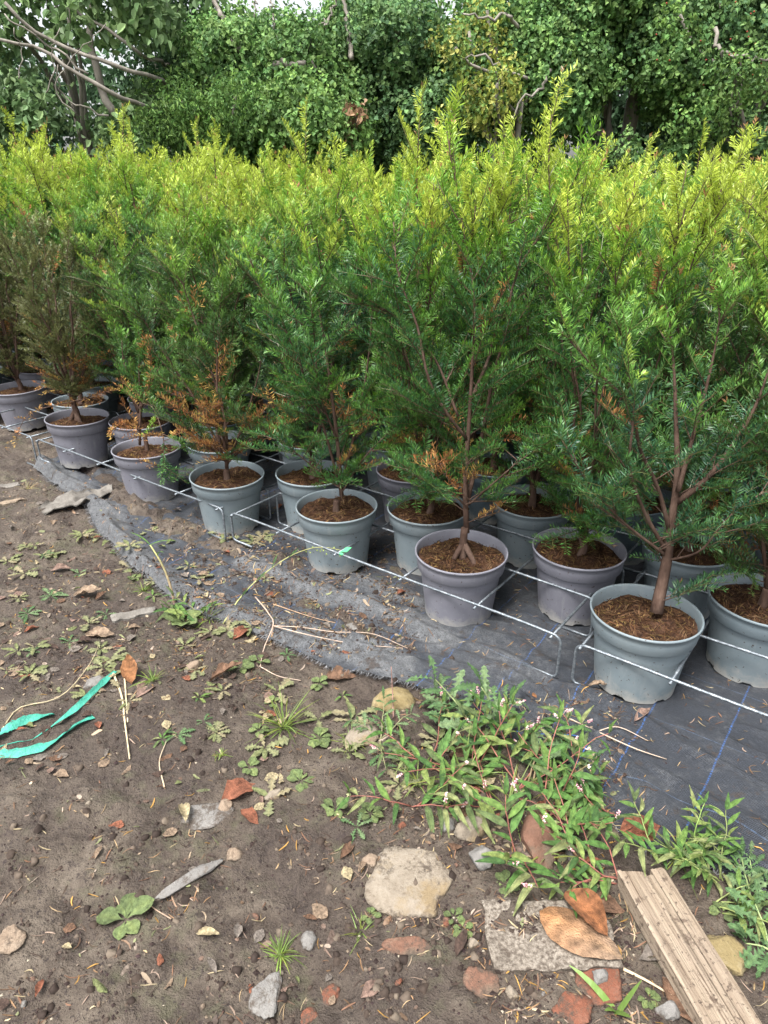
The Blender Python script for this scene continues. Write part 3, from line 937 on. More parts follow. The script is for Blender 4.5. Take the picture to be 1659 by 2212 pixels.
st4 = [([L3(1008, 1150, b4), L3(1005, 1050, b4), L3(1012, 930, b4), L3(1020, 800, b4), L3(1025, 650, b4), L3(1000, 490, b4, .03), L3(965, 285, b4, .05)], 0.0105),
       ([L3(1010, 1080, b4, .01), L3(1040, 950, b4, .03), L3(1058, 850, b4, .03), L3(1085, 740, b4, .03), L3(1130, 560, b4, .02), L3(1200, 470, b4, 0), L3(1260, 350, b4, -.03)], 0.0085),
       ([L3(1010, 950, b4), L3(970, 900, b4, -.03), L3(930, 830, b4, -.05), L3(900, 700, b4, -.05), L3(860, 590, b4, -.04), L3(850, 480, b4, 0)], 0.0065),
       ([L3(1015, 870, b4, .02), L3(1060, 760, b4, .08), L3(1090, 560, b4, .12), L3(1100, 480, b4, .14), L3(1105, 370, b4, .14)], 0.0065),
       ([L3(1012, 1100, b4), L3(970, 1060, b4, -.06), L3(900, 1030, b4, -.1), L3(850, 1000, b4, -.1)], 0.004),
       ([L3(1012, 1090, b4), L3(1070, 1040, b4, -.05), L3(1130, 990, b4, -.06), L3(1160, 970, b4, -.06)], 0.004),
       ([L3(990, 900, b4), L3(930, 760, b4, .06), L3(800, 660, b4, -.02), L3(740, 655, b4, -.05)], 0.005)]
b3 = FP['P3']
st3 = [([L3(738, 1075, b3), L3(728, 950, b3), L3(712, 820, b3), L3(690, 680, b3), L3(665, 560, b3, .02), L3(650, 440, b3, .04)], 0.009),
       ([L3(735, 1060, b3), L3(690, 900, b3, -.04), L3(650, 800, b3, -.06), L3(600, 680, b3, -.06), L3(540, 570, b3, -.04)], 0.006),
       ([L3(738, 1050, b3), L3(780, 880, b3, .02), L3(800, 740, b3, .0), L3(800, 600, b3, 0), L3(760, 480, b3, .03)], 0.006),
       ([L3(738, 1060, b3), L3(660, 1000, b3, -.04), L3(600, 950, b3, -.06)], 0.0035),
       ([L3(738, 1070, b3), L3(790, 990, b3, -.04), L3(850, 930, b3, -.06)], 0.0035),
       ([L3(738, 1085, b3, -.03), L3(736, 1040, b3, -.08), L3(735, 1050, b3, -.12)], 0.0025),
       ([L3(730, 960, b3), L3(690, 850, b3, -.08), L3(680, 740, b3, -.1), L3(670, 620, b3, -.08)], 0.005)]
b2 = FP['P2']
st2 = [([L3(490, 1010, b2), L3(485, 900, b2), L3(450, 780, b2), L3(410, 660, b2), L3(375, 550, b2)], 0.009),
       ([L3(492, 1000, b2), L3(470, 850, b2, -.05), L3(470, 740, b2, -.06), L3(480, 640, b2, -.05), L3(500, 560, b2, -.02)], 0.007),
       ([L3(490, 1000, b2), L3(420, 860, b2, -.04), L3(340, 740, b2, -.05), L3(280, 640, b2, -.03), L3(240, 600, b2, 0)], 0.007),
       ([L3(492, 1000, b2), L3(530, 900, b2, 0), L3(560, 800, b2, .03), L3(570, 660, b2, .06)], 0.006),
       ([L3(490, 1000, b2), L3(430, 940, b2, -.05), L3(380, 900, b2, -.06)], 0.0035),
       ([L3(492, 1000, b2), L3(540, 950, b2, -.04), L3(570, 920, b2, -.06)], 0.0035)]
b1 = FP['P1']
st1 = [([L3(302, 960, b1), L3(303, 870, b1), L3(300, 800, b1), L3(300, 720, b1, .02)], 0.007),
       ([L3(303, 880, b1), L3(340, 800, b1, -.04), L3(370, 760, b1, -.05), L3(400, 700, b1, -.03)], 0.005),
       ([L3(303, 870, b1), L3(330, 880, b1, -.1), L3(352, 940, b1, -.17), L3(350, 1030, b1, -.19)], 0.003),
       ([L3(303, 840, b1), L3(270, 790, b1, -.02), L3(262, 720, b1, 0)], 0.005)]
dead1 = [([L3(303, 930, b1), L3(270, 915, b1, -.06), L3(245, 925, b1, -.1)], 0.05), ([L3(305, 880, b1), L3(325, 820, b1, -.06), L3(322, 735, b1, -.08)], 0.06)]
b0 = FP['P0']
dead0 = [([L3(165, 890, b0), L3(215, 870, b0, -.06), L3(130, 885, b0, -.16), L3(60, 910, b0, -.2), L3(38, 955, b0, -.22)], 0.06),
         ([L3(165, 880, b0), L3(215, 862, b0, -.08), L3(245, 855, b0, -.12)], 0.05)]

potted_yew(*b5, make_yew(51, 1.3, 0.24, 0.004, tone='blue', dead=0.02, dens=1.0, stems=st5, trunk_r=0.012, base_off=(0.028, -0.01), topnew=0.5, newlift=0.05, nl=0.95),
           'pot_blue', 0, 0.0, 'open vase-shaped yew on a thick tilted trunk in a blue-grey pot of stringy brown fibre')
potted_yew(*b4, make_yew(41, 1.45, 0.30, 0.12, tone='green', dead=0.07, dens=1.05, stems=st4, trunk_r=0.012, fork=True, base_off=(0.005, -0.01), topnew=0.85),
           'pot_mauve', 0, 0.0, 'tall yew with bare reddish twin stems and forked root in a mauve-grey pot')
potted_yew(*b3, make_yew(31, 1.1, 0.24, 0.05, tone='green', dead=0.05, dens=0.95, stems=st3, trunk_r=0.012, topnew=1.0),
           'pot_blue', 1, 0.0, 'yew with bright yellow-green top in the blue-grey pot beside the green clip')
potted_yew(*b2, make_yew(21, 0.95, 0.24, 0.05, tone='dark', dead=0.17, dens=1.1, stems=st2, trunk_r=0.013, topnew=0.7),
           'pot_blue', 1, 0.0, 'dense yew with brown dead needles round its foot in a blue-grey pot')
potted_yew(*b1, make_yew(12, 0.6, 0.17, 0.1, tone='green', dead=0.16, dens=0.85, stems=st1, trunk_r=0.009, topnew=0.25, extra_dead=dead1),
           'pot_mauve', 2, 0.0, 'small sparse yew with a green shoot drooping over its mauve-grey pot')
potted_yew(*b0, make_yew(7, 0.98, 0.25, 0.10, nst=7, tone='olive', dead=0.04, dens=1.15, trunk_r=0.014, fork=True, topnew=0.35, low=0.12, nl=0.8, extra_dead=dead0),
           'pot_mauve', 2, 0.0, 'dull olive yew on forked roots with an orange dead branch hanging over its pot rim')
potted_yew(*FP['Pm'], make_yew(3, 1.0, 0.25, 0.08, nst=7, tone='olive', dead=0.03, dens=1.1, topnew=0.4, nl=0.85),
           'pot_mauve', 2, 0.0, 'olive brown-green yew in a mauve-grey pot beyond the bent wire arch')

# the field: frames of five cells, every other cell holds a pot
VAR = [make_yew(101, 1.28, 0.31, 0.09, 8, 'green', 0.03, 0.85, topnew=1.0, newlift=0.06),
       make_yew(102, 1.22, 0.32, 0.12, 8, 'blue', 0.03, 0.85, topnew=0.9, newlift=0.03),
       make_yew(103, 1.38, 0.30, 0.10, 8, 'green', 0.05, 0.8, topnew=1.0, newlift=0.08),
       make_yew(104, 1.18, 0.33, 0.08, 9, 'dark', 0.05, 0.8, topnew=0.95, newlift=0.05),
       make_yew(105, 1.30, 0.31, 0.11, 8, 'green', 0.02, 0.85, topnew=1.1, newlift=0.10)]
CELL, FP_W, U0 = 0.30, 1.53, -1.05
rs = np.random.RandomState(77)
skip = {(1, 0), (3, 0), (5, 0), (-1, 0), (-3, 0), (-5, 0), (-7, 0), (-8, 1)}
nyew = 0
FIELD = []
for j in range(0, 19):
    for k in range(-22, 18):
        if (k + j) % 2 == 0 or (k, j) in skip: continue
        m, c = divmod(k, 5)
        u = U0 + m * FP_W + (c + 0.5) * CELL + rs.normal(0, 0.012)
        v = 0.262 * j + rs.normal(0, 0.012) - (0.03 if j == 1 else 0)
        if (k, j) == (4, 1): x, y = FP['S4']
        elif (k, j) == (6, 1): x, y = 1.168, 1.862
        else: x, y = uvw(u, v)
        if y > 5.75 + 0.1 * rs.rand(): continue
        fw = y * CP + (CAM_H - 1.0) * SP
        if abs(x) > 0.575 * fw + 0.42: continue
        if y < 1.5: continue
        FIELD.append((x, y, k, j))
FIELD.sort(key=lambda t: t[3])
VIS = {(4, 1): ('pot_mauve', 'yew with a dark bare foot in a mauve-grey pot behind the forked-root yew'),
       (6, 1): ('pot_blue', 'yew in the blue-grey pot beside the vase-shaped yew'),
       (2, 1): ('pot_blue', 'yew with peeling brown foot in a blue-grey pot behind the twin-stemmed yew'),
       (0, 1): ('pot_blue', 'yew in a blue-grey pot right behind the yew with the bright yellow-green top'),
       (-2, 1): ('pot_blue', 'yew in a blue-grey pot right behind the yew with dead brown foot')}
for (x, y, k, j) in FIELD:
    pot, lab = VIS.get((k, j), (('pot_blue', 'pot_mauve', 'pot_dark')[rs.randint(0, 3)], None))
    if j >= 3 and lab is None: pot = ('pot_dark', 'pot_blue')[rs.randint(0, 2)]
    if lab is None:
        wd = ('front', 'second', 'third', 'fourth', 'fifth', 'sixth', 'seventh', 'eighth', 'ninth', 'tenth')
        if j < 10: lab, grp = (f'yellow-green tipped yew standing in the {wd[j]} pot row counted from the muddy edge', f'yews in the {wd[j]} pot row')
        else: lab, grp = 'yellow-green tipped yew in the crowded rows just before the tree line', 'yews in the far rows'
    else: grp = None
    sc = rs.uniform(0.93, 1.03)
    f = min(max((y - 2.6) / 2.4, 0), 1)
    sc *= 1.0 - f * (0.09 if x > 0.4 else 0.09 - 0.17 * min(1, (0.4 - x) / 2.4))
    if j == 1: sc *= 0.95
    potted_yew(x, y, VAR[rs.randint(0, 5)], pot, rs.randint(0, 3), rs.rand() * 2 * PI, lab, grp, sc, fibre=(j <= 3))
    nyew += 1
print('yews in field', nyew)

# ------------------------------------------------------------------ galvanised pot frames
def bar_mesh(P, n, r=0.0043): return smooth_path(P, n), r


ZB, WR = 0.163, 0.0046
def build_frame(m, label, rows=5):
    u0 = U0 + m * FP_W + 0.02
    u1 = U0 + m * FP_W + 5 * CELL + 0.0
    ox, oy = uvw(u0, -0.145)
    fr = empty('wire_frame', (ox, oy, 0), label, 'pot frame', 'galvanised wire pot frames')
    org = np.array([ox, oy, 0])
    for j in range(rows):
        v = -0.148 + 0.268 * j
        zf = lambda u: gz(*uvw(u, v)) + WR
        def pt(u, z): return np.r_[uvw(u, v), z]
        r = 0.028
        za, zb_ = zf(u0), zf(u1)
        zb = ZB - 0.001 * (j % 2)
        def corner(ua, ub, z1, z2):   # quarter arc from vertical to horizontal
            return [pt(ua + (ub - ua) * (1 - math.cos(t)), z1 + (z2 - z1) * math.sin(t)) for t in np.linspace(0, PI / 2, 6)]
        pts = [pt(u0 + 0.115, za)] + [pt(u0 + 0.03, za)]
        pts += [pt(u0 + 0.018 * (1 - math.sin(t)), za + 0.018 * (1 - math.cos(t))) for t in np.linspace(0.2, PI / 2, 5)]
        pts += corner(u0, u0 + r, zb - r, zb)
        for q in np.linspace(u0 + 0.12, u1 - 0.12, 9): pts.append(pt(q, zb + 0.0025 * math.sin(q * 5 + j)))
        pts += corner(u1, u1 - r, zb - r, zb)[::-1]
        pts += [pt(u1 - 0.018 * (1 - math.sin(t)), zb_ + 0.018 * (1 - math.cos(t))) for t in np.linspace(PI / 2, 0.2, 5)]
        pts += [pt(u1 - 0.03, zb_), pt(u1 - 0.115, zb_)]
        V, Q, T = tube(np.array(pts) - org, WR, 8)
        mbx = MB(); mbx.add(V, Q, T)
        ob('long_bar', mbx.mesh('long_bar', True), M['wire'], fr)
    for c in range(6):
        u = U0 + m * FP_W + c * CELL + (0.034 if c == 0 else (-0.03 if c == 5 else 0))
        P = [np.r_[uvw(u, v), ZB - 0.0085] for v in np.linspace(-0.162, -0.148 + 0.268 * (rows - 1) + 0.02, 12)]
        V, Q, T = tube(np.array(P) - org, WR * 0.95, 8)
        mbx = MB(); mbx.add(V, Q, T)
        ob('cross_bar', mbx.mesh('cross_bar', True), M['wire'], fr)
    return fr


build_frame(-2, 'galvanised wire frame round the olive yews at the muddy end of the row')
build_frame(-1, 'galvanised wire frame holding the small sparse yew and the yew with dead brown foot')
build_frame(0, 'galvanised wire frame with the bright green clip on its front bar')
build_frame(1, 'galvanised wire frame holding the thick-trunked vase-shaped yew')
# green clip on the front bar
q = G(752, 1187, 0.166)
uq, _ = to_uv(q[0], q[1])
cx, cy = uvw(uq, -0.148)
clip = MB()
th = np.linspace(0, 2 * PI, 17)
d3 = np.r_[DV, 0]
ring = np.array([np.array([0, 0, 0.0]) + 0.0052 * (math.cos(t) * np.r_[NV, 0] + math.sin(t) * np.array([0, 0, 1.0])) for t in th])
V = np.vstack([ring - d3 * 0.008, ring + d3 * 0.008]); clip.add(V, [[i, i + 1, i + 18, i + 17] for i in range(16)])
fl = np.array([[-0.008, 0.004, 0.005], [0.02, 0.006, 0.012], [0.024, 0.03, 0.022], [0.0, 0.028, 0.016]])
V = fl[:, :1] * d3 + fl[:, 1:2] * np.r_[NV, 0] + fl[:, 2:] * np.array([0, 0, 1.0])
clip.add(np.vstack([V, V + [0, 0, 0.0012]]), [[3, 2, 1, 0], [4, 5, 6, 7], [0, 1, 5, 4], [1, 2, 6, 5], [2, 3, 7, 6], [3, 0, 4, 7]])
ob('plastic_clip', clip.mesh('plastic_clip'), M['tag'], None, (cx, cy, ZB), 'bright green plastic clip wrapped round the front wire bar', 'clip')

# ------------------------------------------------------------------ trees behind the field
LEAF_SHAPES = {   # half outline: (x, y) from base to tip, unit length
    'ivy': [(0.0, 0.0), (0.46, 0.10), (0.40, 0.52), (0.0, 1.0)],
    'oval': [(0.0, 0.0), (0.30, 0.28), (0.30, 0.62), (0.0, 1.0)],
    'narrow': [(0.0, 0.0), (0.15, 0.3), (0.13, 0.65), (0.0, 1.0)],
}


def leaf_cloud(rs, P, N, size, shape, cols, droop=0.6, jit=0.55):
    """leaves at P, facing N with jitter, tips hanging down"""
    n = len(P)
    nr = unit(N + rs.normal(0, jit, (n, 3)))
    dn = np.tile([0, 0, -1.0], (n, 1)) * droop + rs.normal(0, 0.55, (n, 3))
    t = unit(dn - nr * (dn * nr).sum(1)[:, None])
    b = np.cross(nr, t)
    sz = size * rs.uniform(0.6, 1.25, n)
    o = LEAF_SHAPES[shape]
    fold = rs.uniform(0.02, 0.16, n)
    def pt(x, y, f): return P + t * (sz * y)[:, None] + b * (sz * x)[:, None] + nr * (sz * (f * fold * 2 - 0.25 * y * y * 0.6))[:, None]
    V = np.stack([pt(0, 0, 0), pt(o[1][0], o[1][1], 1), pt(o[2][0], o[2][1], 1), pt(0, 1, 0), pt(-o[2][0], o[2][1], 1), pt(-o[1][0], o[1][1], 1)], 1).reshape(-1, 3)
    k = np.arange(n)[:, None] * 6
    Q = np.vstack([k + [0, 1, 2, 3], k + [0, 3, 4, 5]])
    return V, Q, np.repeat(cols, 6, 0)


PAL = {  # tree leaf tones, paled and greyed to put haze into the colour
    'ivy': [(0.050, 0.105, 0.034), (0.065, 0.130, 0.038), (0.088, 0.160, 0.046), (0.115, 0.185, 0.055)],
    'darkivy': [(0.040, 0.085, 0.034), (0.052, 0.105, 0.038), (0.068, 0.125, 0.044), (0.09, 0.150, 0.05)],
    'pale': [(0.085, 0.140, 0.060), (0.105, 0.165, 0.068), (0.13, 0.19, 0.08), (0.075, 0.125, 0.052)],
    'yellow': [(0.13, 0.17, 0.035), (0.18, 0.20, 0.04), (0.085, 0.14, 0.035), (0.22, 0.22, 0.06)],
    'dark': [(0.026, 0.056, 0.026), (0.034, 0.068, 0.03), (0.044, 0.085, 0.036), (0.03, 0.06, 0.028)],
    'brown': [(0.20, 0.12, 0.07), (0.24, 0.15, 0.09), (0.15, 0.09, 0.055), (0.10, 0.10, 0.045)],
    'mid': [(0.06, 0.12, 0.034), (0.085, 0.15, 0.038), (0.105, 0.17, 0.044), (0.07, 0.13, 0.036)],
}


def crown_mesh(seed, lumps, n, size, shape, pal, droop=0.6, strand=7, back=0.3):
    rs = np.random.RandomState(seed)
    lumps = np.array(lumps, float)
    wgt = (lumps[:, 3] * lumps[:, 4] + lumps[:, 4] * lumps[:, 5] + lumps[:, 3] * lumps[:, 5]); wgt /= wgt.sum()
    m = n // strand
    li = rs.choice(len(lumps), m * 2, p=wgt)
    dv = unit(rs.normal(0, 1, (m * 2, 3)))
    keep = rs.rand(m * 2) < np.where(dv[:, 1] > 0.35, back, 1.0)
    li, dv = li[keep][:m], dv[keep][:m]
    rr = rs.uniform(0.55, 1.06, len(li)) ** 0.6
    rr *= 1 + 0.22 * np.sin(dv[:, 0] * 5 + li) * np.cos(dv[:, 2] * 6 + li * 2)
    P = lumps[li, :3] + dv * lumps[li, 3:6] * rr[:, None]
    # hanging strands of leaves
    st = rs.normal(0, 0.5, (len(P), 3)) + np.array([0, -0.1, -0.7]); st = unit(st)
    off = np.arange(strand)[None, :, None] * size * 0.62
    PP = (P[:, None] + st[:, None] * off + rs.normal(0, size * 0.45, (len(P), strand, 3))).reshape(-1, 3)
    NN = np.repeat(unit(dv * np.array([1, 1, 0.8]) + np.array([0, -0.25, 0.55])), strand, 0)
    pal = np.array(PAL[pal])
    base = pal[rs.randint(0, len(pal), len(P))]
    cl = np.repeat(base, strand, 0) * rs.uniform(1.1, 2.2, (len(PP), 1)) * np.repeat(rs.choice([0.75, 1.0, 1.0, 1.3], len(P)), strand)[:, None]
    V, Q, K = leaf_cloud(rs, PP, NN, size, shape, cl, droop)
    me_ = mesh_np('crown', V, Q, col=K); me_.materials.append(M['crown_leaf'])
    return me_


def lumps_box(seed, x0, x1, y0, y1, z0, z1, n, r0, r1):
    rs = np.random.RandomState(seed)
    return [(rs.uniform(x0, x1), rs.uniform(y0, y1), rs.uniform(z0, z1), rs.uniform(r0, r1) * 1.1, rs.uniform(r0, r1), rs.uniform(r0, r1) * 0.95) for _ in range(n)]


def bough(mbx, pts, r0, r1, n=14, sides=7, wob=0.02, seed=0):
    rs = np.random.RandomState(seed)
    P = smooth_path(pts, n)
    P[1:-1] += rs.normal(0, wob, (n - 2, 3))
    mbx.add(*tube(P, np.linspace(r0, r1, n), sides))
    return P


def tree(name, label, cat, base, lumps, n, size, shape, pal, seed, boughs=(), trunk_r=0.09, trunk_top=2.6, droop=0.6, extra=None, strand=7, group=None):
    e = empty(name, (base[0], base[1], 0), label, cat, group)
    org = np.array([base[0], base[1], 0])
    t = MB()
    rs = np.random.RandomState(seed)
    P = bough(t, np.array([(0, 0, -0.05), (rs.normal(0, .06), rs.normal(0, .05), 0.9), (rs.normal(0, .12), rs.normal(0, .08), trunk_top)]), trunk_r, trunk_r * 0.55, 12, 9, 0.012, seed)
    L = np.array(lumps)
    for i in range(min(len(L), 7)):                       # limbs reach into the crown's lumps
        k = rs.randint(3, 11)
        bough(t, np.array([P[k], (P[k] + L[i, :3] - org) / 2 + [0, 0, 0.08], L[i, :3] - org]), trunk_r * 0.38, 0.012, 9, 6, 0.02, seed + i)
    ob('trunk', t.mesh('trunk', True), M['tree_bark'], e)
    for pts, r0, r1 in boughs:
        t = MB(); bough(t, np.array(pts) - org, r0, r1, 16, 7, 0.012, seed)
        ob('branch', t.mesh('branch', True), M['tree_bark'], e)
    L[:, :3] -= org
    ob('crown', crown_mesh(seed, L, n, size, shape, pal, droop, strand), None, e, kind='stuff')
    if extra:
        for nm, me_ in extra: ob(nm, me_, None, e, kind='stuff')
    return e


def px_lumps(seed, boxes, Y, r, n):
    """lumps spread over picture boxes at depth Y"""
    rs = np.random.RandomState(seed); out = []
    for (x0, y0, x1, y1) in boxes:
        for _ in range(n):
            q = atY(rs.uniform(x0, x1), rs.uniform(y0, y1), Y + rs.uniform(-0.25, 0.5))
            out.append((*q, r * rs.uniform(0.75, 1.3), r * rs.uniform(0.7, 1.1), r * rs.uniform(0.7, 1.2)))
    return out


# dark trees standing behind close the view
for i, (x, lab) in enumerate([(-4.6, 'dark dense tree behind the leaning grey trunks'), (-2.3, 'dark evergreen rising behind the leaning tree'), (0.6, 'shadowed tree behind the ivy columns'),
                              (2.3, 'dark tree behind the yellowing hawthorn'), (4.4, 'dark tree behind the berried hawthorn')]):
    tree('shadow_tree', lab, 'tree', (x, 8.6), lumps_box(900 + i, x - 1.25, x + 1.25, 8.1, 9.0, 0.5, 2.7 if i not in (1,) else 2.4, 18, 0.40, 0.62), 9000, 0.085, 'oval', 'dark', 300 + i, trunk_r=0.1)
# ivy-clad trees in front
tree('ivy_tree', 'ivy-smothered tree beside the leaning trunks with dead bough sticking out', 'tree', (-1.05, 7.1),
     px_lumps(1, [(455, 90, 640, 300)], 6.7, 0.34, 9) + px_lumps(2, [(440, 60, 580, 130)], 6.9, 0.25, 3), 30000, 0.032, 'ivy', 'ivy', 401,
     boughs=[([atY(585, 148, 6.25), atY(600, 139, 6.2), atY(650, 141, 6.2), atY(700, 157, 6.3)], 0.022, 0.02),
             ([atY(455, -10, 6.9), atY(480, 40, 6.6), atY(520, 110, 6.5)], 0.016, 0.022),
             ([atY(553, -5, 6.6), atY(548, 40, 6.5), atY(545, 80, 6.5)], 0.006, 0.008), ([atY(585, -5, 6.6), atY(590, 50, 6.5), atY(612, 105, 6.5)], 0.006, 0.009)])
tree('ivy_tree', 'tall ivy column with thin bare poles rising against the white sky', 'tree', (-0.25, 7.0),
     px_lumps(3, [(620, 70, 790, 300)], 6.6, 0.32, 9) + px_lumps(4, [(600, 20, 750, 80)], 6.9, 0.2, 4), 30000, 0.032, 'ivy', 'ivy', 402,
     boughs=[([atY(760, 130, 6.4), atY(752, 60, 6.5), atY(742, -20, 6.6)], 0.02, 0.013), ([atY(700, 60, 6.6), atY(720, 20, 6.6), atY(735, -20, 6.6)], 0.012, 0.008),
             ([atY(665, 105, 6.4), atY(680, 70, 6.5), atY(700, 40, 6.5)], 0.008, 0.006)])
tree('ivy_tree', 'dark green ivy bulk next to the white sky gap', 'tree', (0.3, 7.0),
     px_lumps(5, [(800, 30, 960, 270)], 6.7, 0.33, 11), 30000, 0.032, 'ivy', 'darkivy', 403)
tree('ivy_tree', 'broad ivy-covered tree above the two tallest yew leaders', 'tree', (1.25, 7.0),
     px_lumps(6, [(950, -60, 1250, 210)], 6.6, 0.34, 15), 36000, 0.033, 'ivy', 'ivy', 404)
tree('ivy_tree', 'ivy-covered tree with low dark hollow beneath it', 'tree', (2.2, 7.0),
     px_lumps(7, [(1200, -60, 1460, 200)], 6.6, 0.33, 13) + px_lumps(77, [(1280, 285, 1500, 345)], 6.3, 0.14, 4), 36000, 0.033, 'ivy', 'ivy', 405)
tree('ivy_tree', 'ivy-covered tree at the end of the tree line beside the berried hawthorn', 'tree', (3.3, 7.0),
     px_lumps(8, [(1430, -60, 1800, 230)], 6.6, 0.36, 15) + px_lumps(9, [(1550, 270, 1800, 330)], 6.4, 0.2, 5), 36000, 0.033, 'ivy', 'darkivy', 406)
# yellowing hawthorn sprays in front of the ivy
tree('hawthorn', 'hawthorn with yellowing leaves and crooked grey twigs in front of the ivy', 'tree', (1.0, 6.3),
     px_lumps(10, [(960, 20, 1080, 130), (1060, 130, 1180, 190), (1000, 190, 1100, 260)], 6.0, 0.13, 5), 2600, 0.035, 'oval', 'yellow', 407, trunk_r=0.04, trunk_top=1.95, strand=4,
     boughs=[([atY(1140, 170, 6.0), atY(1100, 155, 5.95), atY(1040, 125, 5.9), atY(990, 130, 5.9)], 0.012, 0.006),
             ([atY(1190, 150, 6.1), atY(1170, 190, 6.0), atY(1120, 225, 5.9), atY(1105, 260, 5.9)], 0.012, 0.006),
             ([atY(1120, 60, 6.2), atY(1095, 30, 6.1), atY(1050, 45, 6.0), atY(1000, 30, 6.0)], 0.014, 0.006),
             ([atY(1100, 150, 6.1), atY(1070, 190, 6.0), atY(1085, 165, 6.0)], 0.008, 0.005)])
rs = np.random.RandomState(8)
bm_ = MB()
for i in range(26):
    q = atY(rs.choice([1440, 1520, 1600, 1560, 1640]) + rs.normal(0, 14), rs.choice([20, 85, 150, 120]) + rs.normal(0, 14), 5.95 + rs.uniform(-.05, .1)) - np.array([2.9, 6.3, 0])
    o = np.array([(1, 0, 0), (-1, 0, 0), (0, 1, 0), (0, -1, 0), (0, 0, 1), (0, 0, -1)]) * 0.008
    bm_.add(q + o, T=[[0, 2, 4], [2, 1, 4], [1, 3, 4], [3, 0, 4], [2, 0, 5], [1, 2, 5], [3, 1, 5], [0, 3, 5]], col=(0.24, 0.05, 0.03))
bme = bm_.mesh('berries'); bme.materials.append(M['litter'])
tree('hawthorn', 'hawthorn with small red berries and drooping grey twigs before the ivy', 'tree', (2.9, 6.3),
     px_lumps(11, [(1440, 30, 1600, 160), (1560, 130, 1659, 250), (1480, 180, 1560, 270)], 6.05, 0.15, 5), 3400, 0.036, 'oval', 'mid', 408, trunk_r=0.04, trunk_top=1.95, strand=4,
     boughs=[([atY(1560, 110, 6.0), atY(1590, 130, 5.95), atY(1600, 190, 5.9), atY(1580, 250, 5.9)], 0.014, 0.006), ([atY(1545, 60, 6.1), atY(1548, 110, 6.0), atY(1610, 125, 5.9), atY(1680, 130, 5.95)], 0.015, 0.007)], extra=[('berries', bme)])
# leaning tree at the end of the field
tree('leaning_tree', 'broad-leaved tree with several leaning bare grey trunks and hanging pale leaves', 'tree', (-2.55, 6.9),
     px_lumps(12, [(-60, -60, 160, 30), (150, -60, 420, 10)], 6.3, 0.2, 8) + px_lumps(13, [(-40, 90, 60, 220), (220, 20, 330, 70)], 6.15, 0.12, 5), 2600, 0.075, 'oval', 'pale', 409, strand=4, trunk_r=0.06,
     boughs=[([atY(248, 250, 6.10), atY(215, 175, 6.10), atY(200, 110, 6.10), atY(192, 20, 6.20), atY(188, -40, 6.30)], 0.0302, 0.0216),
             ([atY(330, 240, 6.6), atY(300, 226, 6.0), atY(235, 190, 5.80), atY(150, 145, 5.80), atY(80, 95, 5.80), atY(0, 85, 5.70)], 0.0216, 0.0101),
             ([atY(370, 185, 6.7), atY(330, 168, 6.1), atY(265, 140, 5.90), atY(165, 108, 5.90), atY(90, 70, 5.90), atY(10, 5, 5.80)], 0.0173, 0.0115),
             ([atY(365, 140, 6.8), atY(325, 122, 6.2), atY(285, 98, 6.00), atY(235, 60, 6.00), atY(150, 10, 6.00)], 0.0144, 0.0101),
             ([atY(190, 160, 5.90), atY(140, 120, 5.90), atY(60, 60, 5.90), atY(10, 30, 5.90)], 0.0086, 0.0050),
             ([atY(235, 250, 5.90), atY(170, 225, 5.90), atY(130, 190, 5.90), atY(125, 140, 5.90)], 0.0072, 0.0036),
             ([atY(100, 200, 5.70), atY(118, 150, 5.70), atY(112, 100, 5.70), atY(130, 60, 5.70)], 0.0050, 0.0029),
             ([atY(40, 170, 5.70), atY(48, 110, 5.70), atY(30, 60, 5.70)], 0.0050, 0.0029), ([atY(165, 245, 5.80), atY(120, 190, 5.80), atY(150, 130, 5.80), atY(230, 50, 5.80)], 0.0050, 0.0029)])
tree('dark_conifer', 'dark fine-leaved evergreen under the leaning trunks', 'tree', (-1.9, 7.4), px_lumps(14, [(260, -40, 440, 130), (320, 120, 450, 240)], 7.0, 0.3, 8), 12000, 0.042, 'narrow', 'dark', 410)
tree('bramble_bush', 'low green bush beside the foot of the leaning trunks', 'bush', (-1.3, 6.6), px_lumps(15, [(330, 190, 540, 290)], 6.25, 0.2, 12), 12000, 0.038, 'narrow', 'mid', 411, trunk_r=0.02, trunk_top=1.4)
tree('bramble_bush', 'grey-green bush at the field end below the hanging pale leaves', 'bush', (-3.2, 6.6), px_lumps(16, [(-60, 190, 110, 300), (230, 225, 330, 280)], 6.4, 0.2, 8), 4500, 0.06, 'oval', 'pale', 412, trunk_r=0.02, trunk_top=1.3)
tree('bramble_bush', 'leafy ivy bush below the dead bough', 'bush', (-0.55, 6.4), px_lumps(17, [(540, 200, 760, 300)], 6.2, 0.22, 11), 15000, 0.033, 'ivy', 'mid', 413, trunk_r=0.02, trunk_top=1.4)
tree('withered_shrub', 'withered shrub with pale brown leaves beside the ivy column', 'bush', (-0.26, 6.15), px_lumps(18, [(735, 235, 780, 285)], 6.0, 0.07, 4), 260, 0.05, 'oval', 'brown', 414, trunk_r=0.012, trunk_top=1.5, strand=3)

# ------------------------------------------------------------------ weeds
def on(px, py, dz=0.0):
    q = G(px, py); q = G(px, py, gz(q[0], q[1]))
    return np.array([q[0], q[1], gz(q[0], q[1]) + dz])


